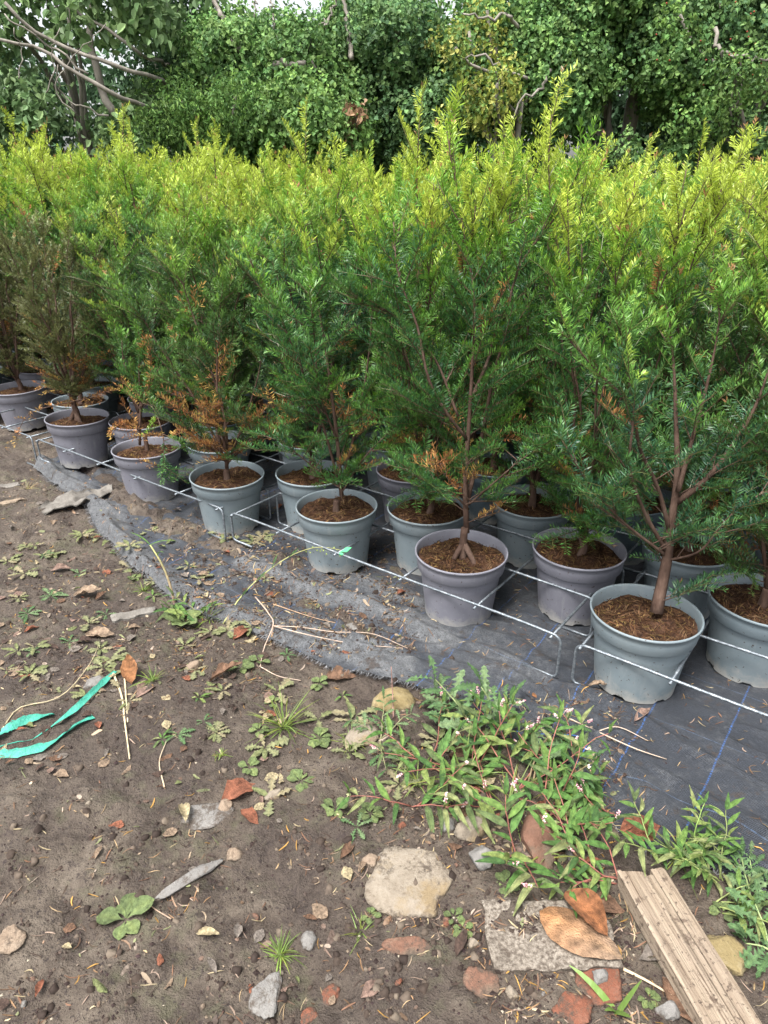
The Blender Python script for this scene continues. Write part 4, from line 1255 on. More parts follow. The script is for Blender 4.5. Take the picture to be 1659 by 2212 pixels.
def leaf_mesh(name, widths, col, length=1.0, fold=0.25, droop=0.3, rib=(1.25, 1.2, 1.1), wave=0.0, seed=0, curl=0.0, tipcol=None, lobe=0.0):
    """unit leaf along +X, face up +Z; widths = half widths along the length"""
    rs = np.random.RandomState(seed)
    n = len(widths); s = np.linspace(0, 1, n)
    w = np.array(widths, float)
    x = s * length
    z = -droop * s ** 2 + 0.05 * np.sin(s * 3)
    V, K = [], []
    col = np.array(col)
    for i in range(n):
        c = col if tipcol is None else col * (1 - s[i]) + np.array(tipcol) * s[i]
        for side in (-1, -0.5, 0, 0.5, 1):
            a = abs(side)
            zz = z[i] + fold * w[i] * a + wave * rs.normal(0, 1) * a - curl * (a * w[i]) ** 2 * 4
            V.append((x[i] + (0.01 * rs.normal() if wave and n < 13 else 0) - lobe * a * (w[i] / w.max()) ** 2, side * w[i] * (1 - 0.25 * curl * a), zz))
            K.append(c * (np.array(rib) if side == 0 else rs.uniform(0.85, 1.15)))
    Q = [[i * 5 + j, i * 5 + 5 + j, i * 5 + 6 + j, i * 5 + 1 + j] for i in range(n - 1) for j in range(4)]
    me_ = mesh_np(name, V, Q, col=np.array(K), smooth=True)
    return me_


lance = [0.01, 0.07, 0.125, 0.15, 0.15, 0.135, 0.105, 0.065, 0.02]
LM = {
    'lance': [leaf_mesh('leaf', [w_ * 0.8 for w_ in lance], c, droop=d, fold=f, wave=0.01, seed=i) for i, (c, d, f) in enumerate(
        [((0.080, 0.170, 0.040), 0.30, 0.3), ((0.13, 0.22, 0.055), 0.12, 0.4), ((0.055, 0.12, 0.034), 0.5, 0.2), ((0.19, 0.25, 0.075), 0.2, 0.35), ((0.11, 0.155, 0.06), 0.65, 0.1), ((0.21, 0.24, 0.10), 0.7, 0.5), ((0.09, 0.18, 0.05), 0.25, 0.3), ((0.11, 0.20, 0.05), 0.1, 0.3)])],
    'lobed': [leaf_mesh('leaf', w, c, droop=d, fold=0.3, wave=0.016, seed=20 + i, lobe=0.07) for i, (w, c, d) in enumerate(
        [([0.015, 0.03, 0.03, 0.09, 0.03, 0.035, 0.14, 0.04, 0.05, 0.18, 0.05, 0.06, 0.20, 0.10, 0.15, 0.07, 0.09, 0.01], (0.10, 0.18, 0.075), 0.3),
         ([0.015, 0.03, 0.06, 0.03, 0.04, 0.12, 0.04, 0.05, 0.17, 0.06, 0.07, 0.22, 0.09, 0.12, 0.17, 0.08, 0.10, 0.01], (0.14, 0.21, 0.10), 0.1),
         ([0.015, 0.03, 0.03, 0.07, 0.03, 0.04, 0.10, 0.04, 0.13, 0.05, 0.16, 0.06, 0.17, 0.09, 0.11, 0.05, 0.06, 0.01], (0.075, 0.145, 0.055), 0.5)])],
    'round': [leaf_mesh('leaf', [0.02, 0.04, 0.12, 0.26, 0.34, 0.36, 0.33, 0.24, 0.03], c, droop=d, fold=0.18, wave=0.008, seed=40 + i) for i, (c, d) in enumerate(
        [((0.15, 0.20, 0.08), 0.12), ((0.18, 0.23, 0.09), 0.25), ((0.12, 0.16, 0.065), 0.05)])],
    'wilt': [leaf_mesh('leaf', w, c, droop=0.05, fold=0.1, wave=0.03, seed=80 + i) for i, (w, c) in enumerate([([0.02, 0.06, 0.05, 0.16, 0.06, 0.18, 0.08, 0.26, 0.13, 0.25, 0.16, 0.02], (0.21, 0.22, 0.115)), ([0.02, 0.04, 0.10, 0.14, 0.16, 0.12, 0.14, 0.09, 0.01], (0.17, 0.19, 0.085)), ([0.02, 0.04, 0.12, 0.06, 0.2, 0.08, 0.22, 0.1, 0.01], (0.26, 0.23, 0.14))])],
    'blade': [leaf_mesh('leaf', [0.012, 0.02, 0.022, 0.021, 0.018, 0.013, 0.003], (0.10, 0.22, 0.04), droop=0.25, fold=0.5, seed=60)],
}
for v in LM.values():
    for m_ in v: m_.materials.append(M['leaf'])


def place_leaf(parent, org, p, d, nrm, size, kind, rs, name='leaf', width=1.0):
    me_ = LM[kind][rs.randint(0, len(LM[kind]))]
    o = ob(name, me_, None, parent)
    d = unit(np.asarray(d, float)); y = unit(np.cross(nrm, d)); z = np.cross(d, y)
    m = Matrix(((d[0] * size, y[0] * size * width, z[0] * size, p[0] - org[0]), (d[1] * size, y[1] * size * width, z[1] * size, p[1] - org[1]),
                (d[2] * size, y[2] * size * width, z[2] * size, p[2] - org[2]), (0, 0, 0, 1)))
    o.matrix_local = m
    return o


OCT = np.array([(1, 0, 0), (-1, 0, 0), (0, 1, 0), (0, -1, 0), (0, 0, 1), (0, 0, -1)], float)
OCTF = [[0, 2, 4], [2, 1, 4], [1, 3, 4], [3, 0, 4], [2, 0, 5], [1, 2, 5], [3, 1, 5], [0, 3, 5]]


def spike(mbx, rs, p, d, L):
    n = int(L / 0.0011)
    for i in range(n):
        q = p + d * (L * i / n) + unit(rs.normal(0, 1, 3)) * 0.0040 * (1.05 - 0.5 * i / n)
        c = [(0.62, 0.34, 0.36), (0.70, 0.52, 0.50), (0.55, 0.22, 0.27), (0.66, 0.6, 0.5)][rs.randint(0, 4)]
        mbx.add(q + OCT * rs.uniform(0.0016, 0.0026), T=OCTF, col=c)


def herb(px, py, label, seed, nst=4, L=0.24, leaf=0.075, kind='lance', el=(15, 55), az=None, flowers=2, stemcol=(0.26, 0.10, 0.075), name='weed_plant', cat='weed', group=None,
         per=8, width=1.0, sr=0.0021):
    rs = np.random.RandomState(seed)
    b = on(px, py)
    e = empty(name, b, label, cat, group)
    st, fl = MB(), MB()
    for k in range(nst):
        a = (rs.uniform(*az) if az else rs.rand() * 2 * PI)
        e0 = math.radians(rs.uniform(*el)); Lk = L * rs.uniform(0.65, 1.1)
        n = per + 3
        P = [b + np.array([rs.normal(0, 0.006), rs.normal(0, 0.006), -0.004])]
        d = np.array([math.cos(a) * math.cos(e0), math.sin(a) * math.cos(e0), math.sin(e0)])
        for i in range(n):
            d = unit(d + rs.normal(0, 0.11, 3) + np.array([0, 0, -0.09 if i > n * 0.4 else 0.03]))
            q = P[-1] + d * Lk / n
            q[2] = max(q[2], gz(q[0], q[1]) + 0.006)
            P.append(q)
        P = np.array(P)
        st.add(*tube(P - b, np.linspace(sr, sr * 0.45, len(P)), 6), col=np.array(stemcol) * rs.uniform(0.8, 1.2))
        for i in range(2, len(P)):
            t = unit(P[min(i + 1, len(P) - 1)] - P[i - 1])
            sd = unit(np.cross(t, [0, 0, 1.0])) * (1 if i % 2 else -1)
            dl = unit(t * 0.5 + sd * rs.uniform(0.6, 1.0) + np.array([0, 0, rs.uniform(0.0, 0.45)]))
            nr = unit(np.array([0, -0.15, 1.0]) + rs.normal(0, 0.3, 3))
            place_leaf(e, b, P[i], dl, nr, leaf * rs.uniform(0.65, 1.15) * (1.1 - 0.35 * i / len(P)), kind, rs, width=width)
        place_leaf(e, b, P[-1], unit(P[-1] - P[-2] + [0, 0, .1]), np.array([0, 0, 1.0]), leaf * 0.7, kind, rs, width=width)
        for f in range(flowers if rs.rand() < 0.8 else 0):
            i = len(P) - 1 - f * 2
            d2 = unit(P[i] - P[i - 1] + rs.normal(0, 0.3, 3) + np.array([0, 0, 0.35]))
            q = P[i] + d2 * rs.uniform(0.012, 0.03)
            st.add(*tube(np.array([P[i], q]) - b, 0.0008, 4), col=(0.2, 0.2, 0.08))
            spike(fl, rs, q - b, d2, rs.uniform(0.012, 0.027))
    ob('stems', st.mesh('stems', True), M['stem'], e)
    if fl.V: ob('flower_spikes', fl.mesh('flower_spikes'), M['stem'], e, kind='stuff')
    return e


def tuft(px, py, label, seed, n=40, L=0.12, spread=0.9, col=(0.13, 0.22, 0.04), group=None, w=0.0012):
    rs = np.random.RandomState(seed)
    b = on(px, py)
    mbx = MB()
    for i in range(n):
        a = rs.rand() * 2 * PI; Lk = L * rs.uniform(0.45, 1.1); e0 = rs.uniform(0.25, 1.35) * (1.2 - spread * 0.4)
        s = np.linspace(0, 1, 5)
        h = np.array([math.cos(a), math.sin(a), 0])
        P = np.array([0, 0, -0.003]) + rs.normal(0, 0.004, 3) * [1, 1, 0] + h * (Lk * s * math.cos(e0))[:, None] + np.array([0, 0, 1.0]) * (Lk * (s * math.sin(e0) - 0.45 * s ** 2 * rs.uniform(0.3, 1.2)))[:, None]
        P[1:, 2] = np.maximum(P[1:, 2], 0.003)
        sd = np.array([-math.sin(a), math.cos(a), rs.normal(0, 0.4)]) * w
        ww = np.array([1, 1, 0.85, 0.6, 0.1])[:, None] * sd
        V = np.stack([P - ww, P + ww], 1).reshape(-1, 3)
        c = np.array(col) * rs.uniform(0.65, 1.35) * (np.array([1.3, 1.05, 0.9]) if rs.rand() < 0.2 else 1)
        mbx.add(V, [[2 * j, 2 * j + 1, 2 * j + 3, 2 * j + 2] for j in range(4)], col=c)
    e = empty('grass_tuft', b, label, 'grass', group)
    ob('blades', mbx.mesh('blades'), M['leaf'], e, kind='stuff')
    return e


def rosette(px, py, label, seed, n=6, size=0.06, kind='round', group=None, el=(0.05, 0.5), cat='weed', name='rosette_weed', width=1.0):
    rs = np.random.RandomState(seed)
    b = on(px, py, 0.002)
    e = empty(name, b, label, cat, group)
    a0 = rs.rand() * 7
    for i in range(n):
        a = a0 + i * 2.4 + rs.normal(0, 0.2); q = rs.uniform(*el)
        d = np.array([math.cos(a) * math.cos(q), math.sin(a) * math.cos(q), math.sin(q)])
        place_leaf(e, b, b + d * 0.004 + [0, 0, 0.003], d, unit(np.array([0, 0, 1.0]) + rs.normal(0, 0.15, 3)), size * rs.uniform(0.65, 1.1), kind, rs, width=width)
    return e


# pink-flowered knotweed sprawling over the fabric edge
K_ = [(1120, 1700, 5, 0.27, 'sprawling pink-spiked knotweed leaning onto the fabric below the vase-shaped yew'),
      (1020, 1660, 5, 0.25, 'pink-spiked knotweed with red stems at the foot of the bent sow-thistle'),
      (930, 1660, 4, 0.22, 'pink-spiked knotweed on the mud edge beside the yellow stone'),
      (1180, 1770, 5, 0.25, 'pink-spiked knotweed reaching over the brown brick lump'),
      (1060, 1740, 4, 0.22, 'pink-spiked knotweed hanging above the big pale stone'),
      (1270, 1880, 5, 0.24, 'pink-spiked knotweed with blotched leaves between slab and plank'),
      (1235, 1690, 4, 0.20, 'pink-spiked knotweed trailing its tip over the charcoal fabric'),
      (890, 1740, 3, 0.17, 'thin pink-spiked knotweed on the mud beside the toothed-leaf seedlings'),
      (1330, 1770, 3, 0.15, 'pink-spiked knotweed sprig beside the orange-red leaf at the fabric edge'),
      (1120, 1850, 3, 0.14, 'pink-spiked knotweed dangling between the big pale stone and the slab'),
      (1110, 1610, 4, 0.2, 'pink-spiked knotweed pushing up beside the frayed fabric corner')]
for i, (px, py, n, L, lab) in enumerate(K_):
    herb(px, py, lab, 600 + i, n, L, 0.074, 'lance', per=5, el=(8, 50), flowers=1, az=(1.3, 3.6) if px > 1250 else None)
# bent sow-thistles with lobed leaves
herb(1075, 1640, 'uprooted sow-thistle stalk bent over the fabric with toothed grey-green leaves', 640, 2, 0.30, 0.10, 'lobed', (35, 55), (1.9, 2.4), 0, (0.2, 0.24, 0.10), per=7, sr=0.0035)
herb(1000, 1600, 'wilted toothed sow-thistle beside the bent stalk', 641, 3, 0.2, 0.085, 'lobed', (15, 40), (0.2, 2.8), 0, (0.24, 0.2, 0.10), per=6, sr=0.003)
herb(1150, 1690, 'toothed sow-thistle tangled in the pink-spiked knotweed', 642, 3, 0.22, 0.08, 'lobed', (15, 40), (-0.6, 2.6), 0, (0.2, 0.15, 0.08), per=6, sr=0.003)
herb(1630, 1965, 'sow-thistle with large grey-green toothed leaves beside the plank', 643, 3, 0.13, 0.06, 'lobed', (20, 50), (-0.5, 1.5), 0, (0.22, 0.28, 0.12), per=5, sr=0.003)
herb(1680, 2080, 'broad toothed sow-thistle leaves spreading past the long edge of the plank', 644, 2, 0.10, 0.075, 'lobed', (10, 35), (1.6, 3.6), 0, (0.22, 0.28, 0.12), per=4, sr=0.003)
herb(1500, 1850, 'upright yellow-green goosefoot at the fabric edge above the plank', 645, 3, 0.17, 0.045, 'lance', (65, 85), None, 0, (0.2, 0.3, 0.08), per=9)
herb(1430, 1840, 'low leafy knotweed at the top end of the plank', 646, 5, 0.15, 0.06, 'lance', (15, 50), None, 0, (0.2, 0.24, 0.08), per=6)
herb(1555, 1900, 'tangled green weed between plank and frayed fabric', 647, 5, 0.17, 0.06, 'lance', (10, 45), None, 0, (0.2, 0.24, 0.08), per=6)
herb(1330, 1900, 'low blotched knotweed pressed against the ragged end of the plank', 651, 4, 0.13, 0.065, 'lance', (10, 45), (1.0, 3.8), 1, (0.26, 0.10, 0.075), per=5)
herb(1545, 1960, 'low narrow-leaved weed along the long edge of the plank', 652, 4, 0.12, 0.055, 'lance', (10, 45), (-0.6, 1.8), 0, (0.2, 0.24, 0.08), per=5)
herb(430, 1330, 'wilted clump of green weeds pressed against the fabric edge', 648, 5, 0.14, 0.06, 'lance', (10, 45), None, 0, (0.2, 0.2, 0.08), per=5)
rosette(400, 1350, 'round-leaved seedling in the wilted weed clump by the fabric edge', 660, 6, 0.075, 'round', el=(0.2, 0.7))
herb(820, 1600, 'pale wilted weed lying on the mud by the yellow stone', 649, 4, 0.15, 0.05, 'lobed', (5, 25), None, 0, (0.2, 0.2, 0.1), per=6)
# long pale stem arching from the weed clump to the pot
e = empty('arching_stalk', on(480, 1330), 'long pale green seed stalk arching from the mud clump up to the blue-grey pot', 'weed')
b = np.array(e.location)
P = smooth_path([b, G(520, 1290, 0.05), G(590, 1225, 0.13), G(640, 1195, 0.16), G(690, 1182, 0.165), G(745, 1190, 0.15)], 24)
mbx = MB(); mbx.add(*tube(P - b, np.linspace(0.0032, 0.0012, 24), 7), col=(0.30, 0.30, 0.12)); ob('stem', mbx.mesh('stem', True), M['stem'], e)
rs = np.random.RandomState(4); mbx = MB()
for i in range(16):
    q = P[rs.randint(17, 24)] - b; r = q + rs.normal(0, 0.010, 3) + [0, 0, -0.012]
    mbx.add(*tube([q, r], 0.0006, 4), col=(0.25, 0.28, 0.1)); mbx.add(r + OCT * 0.0035, T=OCTF, col=(0.30, 0.38, 0.08))
ob('seed_heads', mbx.mesh('seed_heads'), M['stem'], e, kind='stuff')
for k_ in (5, 8, 11, 14):
    place_leaf(e, b, P[k_], unit(np.array([0.2, -0.2, 0.6]) + rs.normal(0, .3, 3)), np.array([0, -1.0, 0.3]), 0.05, 'lobed', rs, width=0.6)
# upright straw-coloured stem
e = empty('dry_stalk', on(378, 1308), 'pinkish dry stalk standing at the fabric edge below the dead-footed yew', 'stalk')
b = np.array(e.location)
P = smooth_path([b + [0, 0, -0.01], b + [-0.01, 0.01, 0.08], b + [-0.04, 0.03, 0.17], b + [-0.075, 0.05, 0.225]], 12)
mbx = MB(); mbx.add(*tube(P - b, np.linspace(0.0055, 0.0028, 12), 7), col=np.linspace([0.36, 0.22, 0.18], [0.33, 0.34, 0.13], 12).repeat(7, 0).tolist() + [[0.3, 0.25, 0.15]] * 2)
ob('stem', mbx.mesh('stem', True), M['stem'], e)
for k_, dd in ((11, (0.8, 0.3, 0.2)), (9, (0.3, -0.4, 0.5)), (11, (-0.5, 0.2, 0.4))):
    place_leaf(e, b, P[k_], np.array(dd), np.array([0, 0, 1.0]), 0.09, 'blade', rs, width=1.4)
# grass
for i, (px, py, n, L, lab) in enumerate([(612, 1575, 55, 0.15, 'wide-spreading wiry grass tuft on bare mud below the fabric edge'), (605, 2060, 45, 0.07, 'small green grass tuft beside the grey cube stone'),
        (780, 2015, 18, 0.075, 'thin grass sprig beside the big pale stone'), (310, 1275, 45, 0.075, 'short bright grass tuft near the frayed fabric bend'), (450, 1325, 35, 0.10, 'grass tuft in the wilted weed clump'),
        (330, 1470, 25, 0.09, 'trampled grass tuft beside the curled brown leaf'), (760, 1610, 30, 0.10, 'grass tuft beside the yellow stone'), (60, 1055, 25, 0.10, 'dry grass tuft on the mud at the end of the fabric'),
        (475, 1635, 16, 0.05, 'tiny grass tuft above the red leaf')]):
    tuft(px, py, lab, 700 + i, n, L, 0.9, (0.14, 0.21, 0.045) if i not in (7,) else (0.25, 0.22, 0.1))
for i, (px, py, n_, L_, lab) in enumerate([(1000, 1690, 30, 0.17, 'long pale grass blades tangled in the knotweed by the yellow stone'), (1100, 1740, 26, 0.17, 'long pale grass blades in the middle of the knotweed patch'), (1200, 1720, 26, 0.16, 'long grass blades where the knotweed meets the charcoal fabric'),
        (900, 1690, 22, 0.13, 'loose grass blades at the muddy end of the knotweed patch'), (1470, 1850, 24, 0.12, 'grass blades behind the top end of the plank'), (1180, 1850, 16, 0.11, 'sparse grass blades over the brown brick lump')]):
    tuft(px, py, lab, 760 + i, n_, L_, 0.8, (0.20, 0.27, 0.075), w=0.0017)
tuft(1255, 1680, 'single broad green grass blade standing by the loose blue thread', 720, 3, 0.19, 0.2, (0.09, 0.24, 0.04), w=0.004)
tuft(1330, 2180, 'broad flattened grass blades beside the red brick pieces', 721, 4, 0.13, 1.0, (0.16, 0.26, 0.06), w=0.006)
# rosettes
rosette(272, 1990, 'pale green plantain rosette on bare mud', 730, 6, 0.058, 'round', el=(0.05, 0.35), width=1.1)
for i, (px, py, s_, k_) in enumerate([(770, 1790, 0.045, 'lobed'), (725, 1750, 0.04, 'round'), (650, 1690, 0.04, 'round'), (690, 1600, 0.04, 'round'), (590, 1520, 0.03, 'round'), (520, 1440, 0.05, 'round'),
        (800, 1760, 0.035, 'round'), (620, 1420, 0.03, 'lobed'), (560, 1430, 0.035, 'round'), (230, 1330, 0.04, 'lobed'), (150, 1390, 0.04, 'lobed'), (110, 1290, 0.055, 'lobed'), (250, 1195, 0.03, 'round'),
        (100, 1200, 0.04, 'lobed'), (330, 1290, 0.035, 'lance'), (290, 1250, 0.03, 'round'), (440, 1560, 0.035, 'lobed'), (385, 1590, 0.045, 'lobed'), (540, 1660, 0.03, 'round'), (870, 1620, 0.05, 'lobed'), (500, 1690, 0.0, ''),
        (350, 1600, 0.035, 'lance'), (430, 1510, 0.04, 'lance'), (60, 1330, 0.045, 'lobed'), (1000, 2010, 0.025, 'round'), (980, 1985, 0.02, 'round'), (1230, 1730, 0.04, 'round'), (1090, 1910, 0.03, 'round'), (30, 1230, 0.03, 'lance'),
        (800, 1980, 0.02, 'round'), (1400, 2160, 0.02, 'round'), (1560, 1975, 0.03, 'round'), (170, 1240, 0.035, 'lobed'), (70, 1410, 0.03, 'lobed'), (560, 1580, 0.025, 'round'), (690, 1480, 0.03, 'round'), (740, 1510, 0.028, 'lance')]):
    if not k_: continue
    kd = {'lobed': 'toothed', 'round': 'round-leaved', 'lance': 'narrow-leaved'}[k_]
    rosette(px, py, f'small {kd} green seedling pressed on the mud', 740 + i, 5 + i % 4, s_, k_, f'small {kd} seedlings on the mud', (0.0, 0.4))
rs = np.random.RandomState(66)
for i in range(52):
    px, py = (rs.uniform(0, 600), rs.uniform(1150, 1540)) if i < 38 else (rs.uniform(450, 960), rs.uniform(1480, 1760))
    rosette(px, py, 'pale wilted scrap of weed trampled into the mud', 800 + i, 4 + i % 5, rs.uniform(0.035, 0.07), 'wilt', 'wilted weeds trampled into the mud', (0.0, 0.2), name='wilted_weed')

# ------------------------------------------------------------------ dry leaves
DRY = {
    'brown': (0.165, 0.095, 0.06), 'tan': (0.27, 0.195, 0.135), 'red': (0.26, 0.10, 0.058), 'pink': (0.25, 0.165, 0.13), 'grey': (0.20, 0.17, 0.145), 'straw': (0.40, 0.33, 0.20), 'dark': (0.085, 0.055, 0.043), 'orange': (0.27, 0.125, 0.055), 'green': (0.17, 0.19, 0.08)}
DL = {}
for ci, (k_, c) in enumerate(DRY.items()):
    for v in range(3):
        w = [[0.02, 0.10, 0.20, 0.26, 0.27, 0.24, 0.18, 0.10, 0.01], [0.01, 0.08, 0.13, 0.15, 0.15, 0.13, 0.10, 0.06, 0.01], [0.03, 0.2, 0.33, 0.38, 0.34, 0.36, 0.25, 0.12, 0.01]][v]
        DL[(k_, v)] = leaf_mesh('dry_leaf', w, c, droop=[0.10, -0.12, 0.05][v], fold=[0.35, 0.6, 0.15][v], wave=0.035, seed=ci * 5 + v, rib=(0.75, 0.75, 0.75), curl=[-0.3, -0.8, 0.2][v])
        DL[(k_, v)].materials.append(M['dry_leaf'])


def dry_leaf(px, py, size, col, v, ang, label=None, group=None, tilt=0.0, name='dry_leaf', dz=0.0, width=1.0, flip=False):
    rs = np.random.RandomState(int(px * 7 + py))
    p = on(px, py)
    o = ob(name, DL[(col, v)], None)
    o.location = (p[0], p[1], p[2] + 0.006 + dz)
    o.rotation_euler = ((PI if flip else 0) + rs.normal(0, 0.15), tilt + rs.normal(0, 0.1), ang)
    o.scale = (size, size * width, size)
    nm = {'straw': 'straw-coloured', 'dark': 'blackish', 'green': 'faded green', 'grey': 'grey-brown', 'red': 'rust-red'}.get(col, col)
    return tag(o, label or f'small {nm} dry leaf lying among the ground litter', 'leaf', group and f'small {nm} dry leaves')


dry_leaf(480, 1738, 0.10, 'red', 0, 0.7, 'rust-red crumpled leaf beside the grey stone', width=1.2)
dry_leaf(520, 1755, 0.06, 'red', 0, -0.6, 'small rust-red leaf tucked under the crumpled red leaf')
dry_leaf(1340, 1795, 0.10, 'red', 2, 0.1, 'orange-red fading leaf at the frayed fabric edge', width=1.1)
dry_leaf(700, 1465, 0.10, 'brown', 1, 0.1, 'rolled brown leaf below the fabric edge', width=1.6)
dry_leaf(505, 1385, 0.085, 'red', 0, 1.0, 'red-brown leaf against the wilted weed clump')
dry_leaf(455, 1475, 0.11, 'brown', 1, 0.55, 'long curled brown leaf pointing at the wiry grass')
dry_leaf(285, 1480, 0.10, 'orange', 1, 1.9, 'upturned orange-brown leaf beside the straw stems', tilt=-0.4, width=1.4)
dry_leaf(295, 1510, 0.09, 'pink', 0, 1.1, 'pale pinkish leaf under the upturned orange leaf')
dry_leaf(110, 1235, 0.075, 'pink', 0, 0.3, 'pinkish dry leaf on the mud below the bark piece')
dry_leaf(185, 1375, 0.10, 'tan', 1, 0.0, 'long flat tan leaf on trampled mud', width=1.3)
dry_leaf(160, 1290, 0.11, 'tan', 1, 0.05, 'pale strip of dry leaf below the trampled seedlings', width=1.3)
dry_leaf(395, 1740, 0.075, 'straw', 1, -1.2, 'upright straw-coloured leaf beside the grey stone')
dry_leaf(425, 2020, 0.05, 'straw', 1, -0.1, 'pale lens-shaped leaf on bare mud')
dry_leaf(735, 1860, 0.06, 'brown', 1, 1.0, 'thin brown leaf beside the big pale stone')
dry_leaf(930, 1980, 0.05, 'dark', 1, 1.2, 'dark mauve leaf beside the concrete slab')
dry_leaf(985, 2070, 0.06, 'dark', 1, 1.1, 'dark narrow leaf standing in the mud near the slab')
dry_leaf(780, 2160, 0.05, 'pink', 0, 0.6, 'pink-brown leaf with a thin green stalk')
dry_leaf(575, 1290, 0.05, 'red', 0, 0.2, 'red-brown leaf on the soil between the fabric folds')
dry_leaf(425, 1245, 0.06, 'tan', 0, -0.2, 'pale curled leaf on the soil behind the frayed fabric')
dry_leaf(830, 1560, 0.09, 'dark', 0, -0.5, 'dark mauve-brown leaf beside the yellow stone')
dry_leaf(1430, 2120, 0.12, 'brown', 1, -0.9, 'dark brown folded leaf against the plank', width=1.8)
dry_leaf(1380, 2080, 0.09, 'grey', 0, 0.2, 'grey-brown crumpled leaf by the plank')
dry_leaf(970, 1640, 0.10, 'brown', 0, 0.2, 'brown leaf under the pink-spiked knotweed')
dry_leaf(1265, 1955, 0.08, 'brown', 0, -0.2, 'brown leaf lying at the back edge of the slab')
dry_leaf(1150, 1490, 0.03, 'orange', 2, 0.2, 'small orange leaf scrap on the charcoal fabric')
dry_leaf(1270, 1490, 0.06, 'tan', 1, 0.0, 'tan leaf on the fabric beside the wire foot')
dry_leaf(1370, 1560, 0.07, 'pink', 1, 0.6, 'pinkish leaf scrap on the fabric below the vase-shaped yew')
dry_leaf(760, 1355, 0.05, 'grey', 2, 0.3, 'pale grey leaf scrap on the fabric fold')
def big_leaf(pa, pb, za, zb, half, c, tip, label, seed, bow):
    a_, b_ = G(*pa, za), G(*pb, zb)
    L = np.linalg.norm(b_ - a_); n = 17
    sv_ = np.linspace(0, 1, n)
    w = half * np.sin(PI * np.clip(sv_, 0, 1) ** 0.8) ** 0.75 / L
    w[0] = w[-1] = 0.004
    me_ = leaf_mesh('dry_leaf', w, c, droop=0.0, fold=0.10, wave=0.010, seed=seed, rib=(1.3, 1.25, 1.15), curl=bow, tipcol=tip)
    me_.materials.append(M['dry_leaf'])
    o = ob('dry_leaf', me_, None)
    d = unit(b_ - a_); y = unit(np.cross([0, 0.1, 1.0], d)); z = np.cross(d, y)
    o.matrix_world = Matrix(((d[0] * L, y[0] * L, z[0] * L, a_[0]), (d[1] * L, y[1] * L, z[1] * L, a_[1]), (d[2] * L, y[2] * L, z[2] * L, a_[2]), (0, 0, 0, 1)))
    return tag(o, label, 'leaf')


big_leaf((1165, 1968), (1345, 2072), 0.030, 0.026, 0.052, (0.27, 0.135, 0.06), (0.27, 0.19, 0.13), 'large tan and orange dead leaf lying on the concrete slab', 3, 0.25)
big_leaf((1222, 1925), (1312, 2022), 0.045, 0.042, 0.030, (0.20, 0.085, 0.04), (0.25, 0.105, 0.045), 'glossy orange-brown leaf on top of the large tan leaf', 5, -0.6)
rs = np.random.RandomState(31)
cols = list(DRY)
for i in range(240):
    r = rs.rand()
    if r < 0.58: px, py = rs.uniform(0, 620), rs.uniform(1080, 1700)
    elif r < 0.78: px, py = rs.uniform(0, 1000), rs.uniform(1450, 2200)
    elif r < 0.9: px, py = rs.uniform(560, 900), rs.uniform(1280, 1420)
    else: px, py = rs.uniform(880, 1350), rs.uniform(1560, 1900)
    dry_leaf(px, py, rs.uniform(0.016, 0.045) * (1.15 if py < 1500 else 1), cols[rs.choice([0, 1, 1, 3, 4, 4, 5, 6, 6, 8, 2])], rs.randint(0, 3), rs.rand() * 7, None, 'small dry leaves on the mud', flip=rs.rand() < 0.3)

# ------------------------------------------------------------------ stones, slab, plank
def stone(px, py, w, d, h, mat, label, seed, sink=0.45, rz=0.0, cat='stone', name='stone', group=None, rough=0.16, flat=0.0, sub=4):
    rs = np.random.RandomState(seed)
    import bmesh
    bm = bmesh.new(); bmesh.ops.create_icosphere(bm, subdivisions=sub, radius=1.0)
    off = rs.rand(3) * 10
    pn = unit(rs.normal(0, 1, (16, 3))); pd = rs.uniform(0.62, 0.92, 16)
    if rough < 0.1: pd = pd * 0.5 + 0.5
    for v in bm.verts:
        c = np.array(v.co)
        for q_, dd_ in zip(pn, pd):
            t_ = c @ q_
            if t_ > dd_: c = c - q_ * (t_ - dd_)
        n1 = vnoise(c[0] * 1.0 + off[0], c[1] + c[2] * 0.7 + off[1], 0.7, seed % 7); n2 = vnoise(c[0] + c[2] + off[2], c[1] - c[2], 0.22, seed % 5)
        n3 = vnoise(c[0] - c[2] + off[1], c[1] + c[2], 0.09, seed % 3)
        c = c * (1.18 + rough * 1.6 * float(n1) + rough * 0.9 * float(n2) + rough * 0.45 * float(n3))
        if flat: c[2] = min(c[2], flat + 0.10 * float(n1) + 0.16 * float(n2) + 0.12 * float(n3))
        v.co = (c[0] * w / 2, c[1] * d / 2, c[2] * h)
    me_ = bpy.data.meshes.new(name); bm.to_mesh(me_); bm.free()
    me_.polygons.foreach_set('use_smooth', np.full(len(me_.polygons), True))
    p = on(px, py)
    zc = p[2] + h * (1 - sink) * 0.5 - h * sink * 0.5
    if flat: zc = p[2] + 0.007 - h * flat * 0.9
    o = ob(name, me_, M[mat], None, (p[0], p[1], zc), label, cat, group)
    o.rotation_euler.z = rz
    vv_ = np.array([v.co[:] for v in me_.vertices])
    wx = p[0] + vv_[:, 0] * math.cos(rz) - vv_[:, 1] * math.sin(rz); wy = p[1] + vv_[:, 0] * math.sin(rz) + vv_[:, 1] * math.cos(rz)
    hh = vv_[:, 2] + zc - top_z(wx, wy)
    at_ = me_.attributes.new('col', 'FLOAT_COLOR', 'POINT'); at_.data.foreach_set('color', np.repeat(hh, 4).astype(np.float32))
    return o


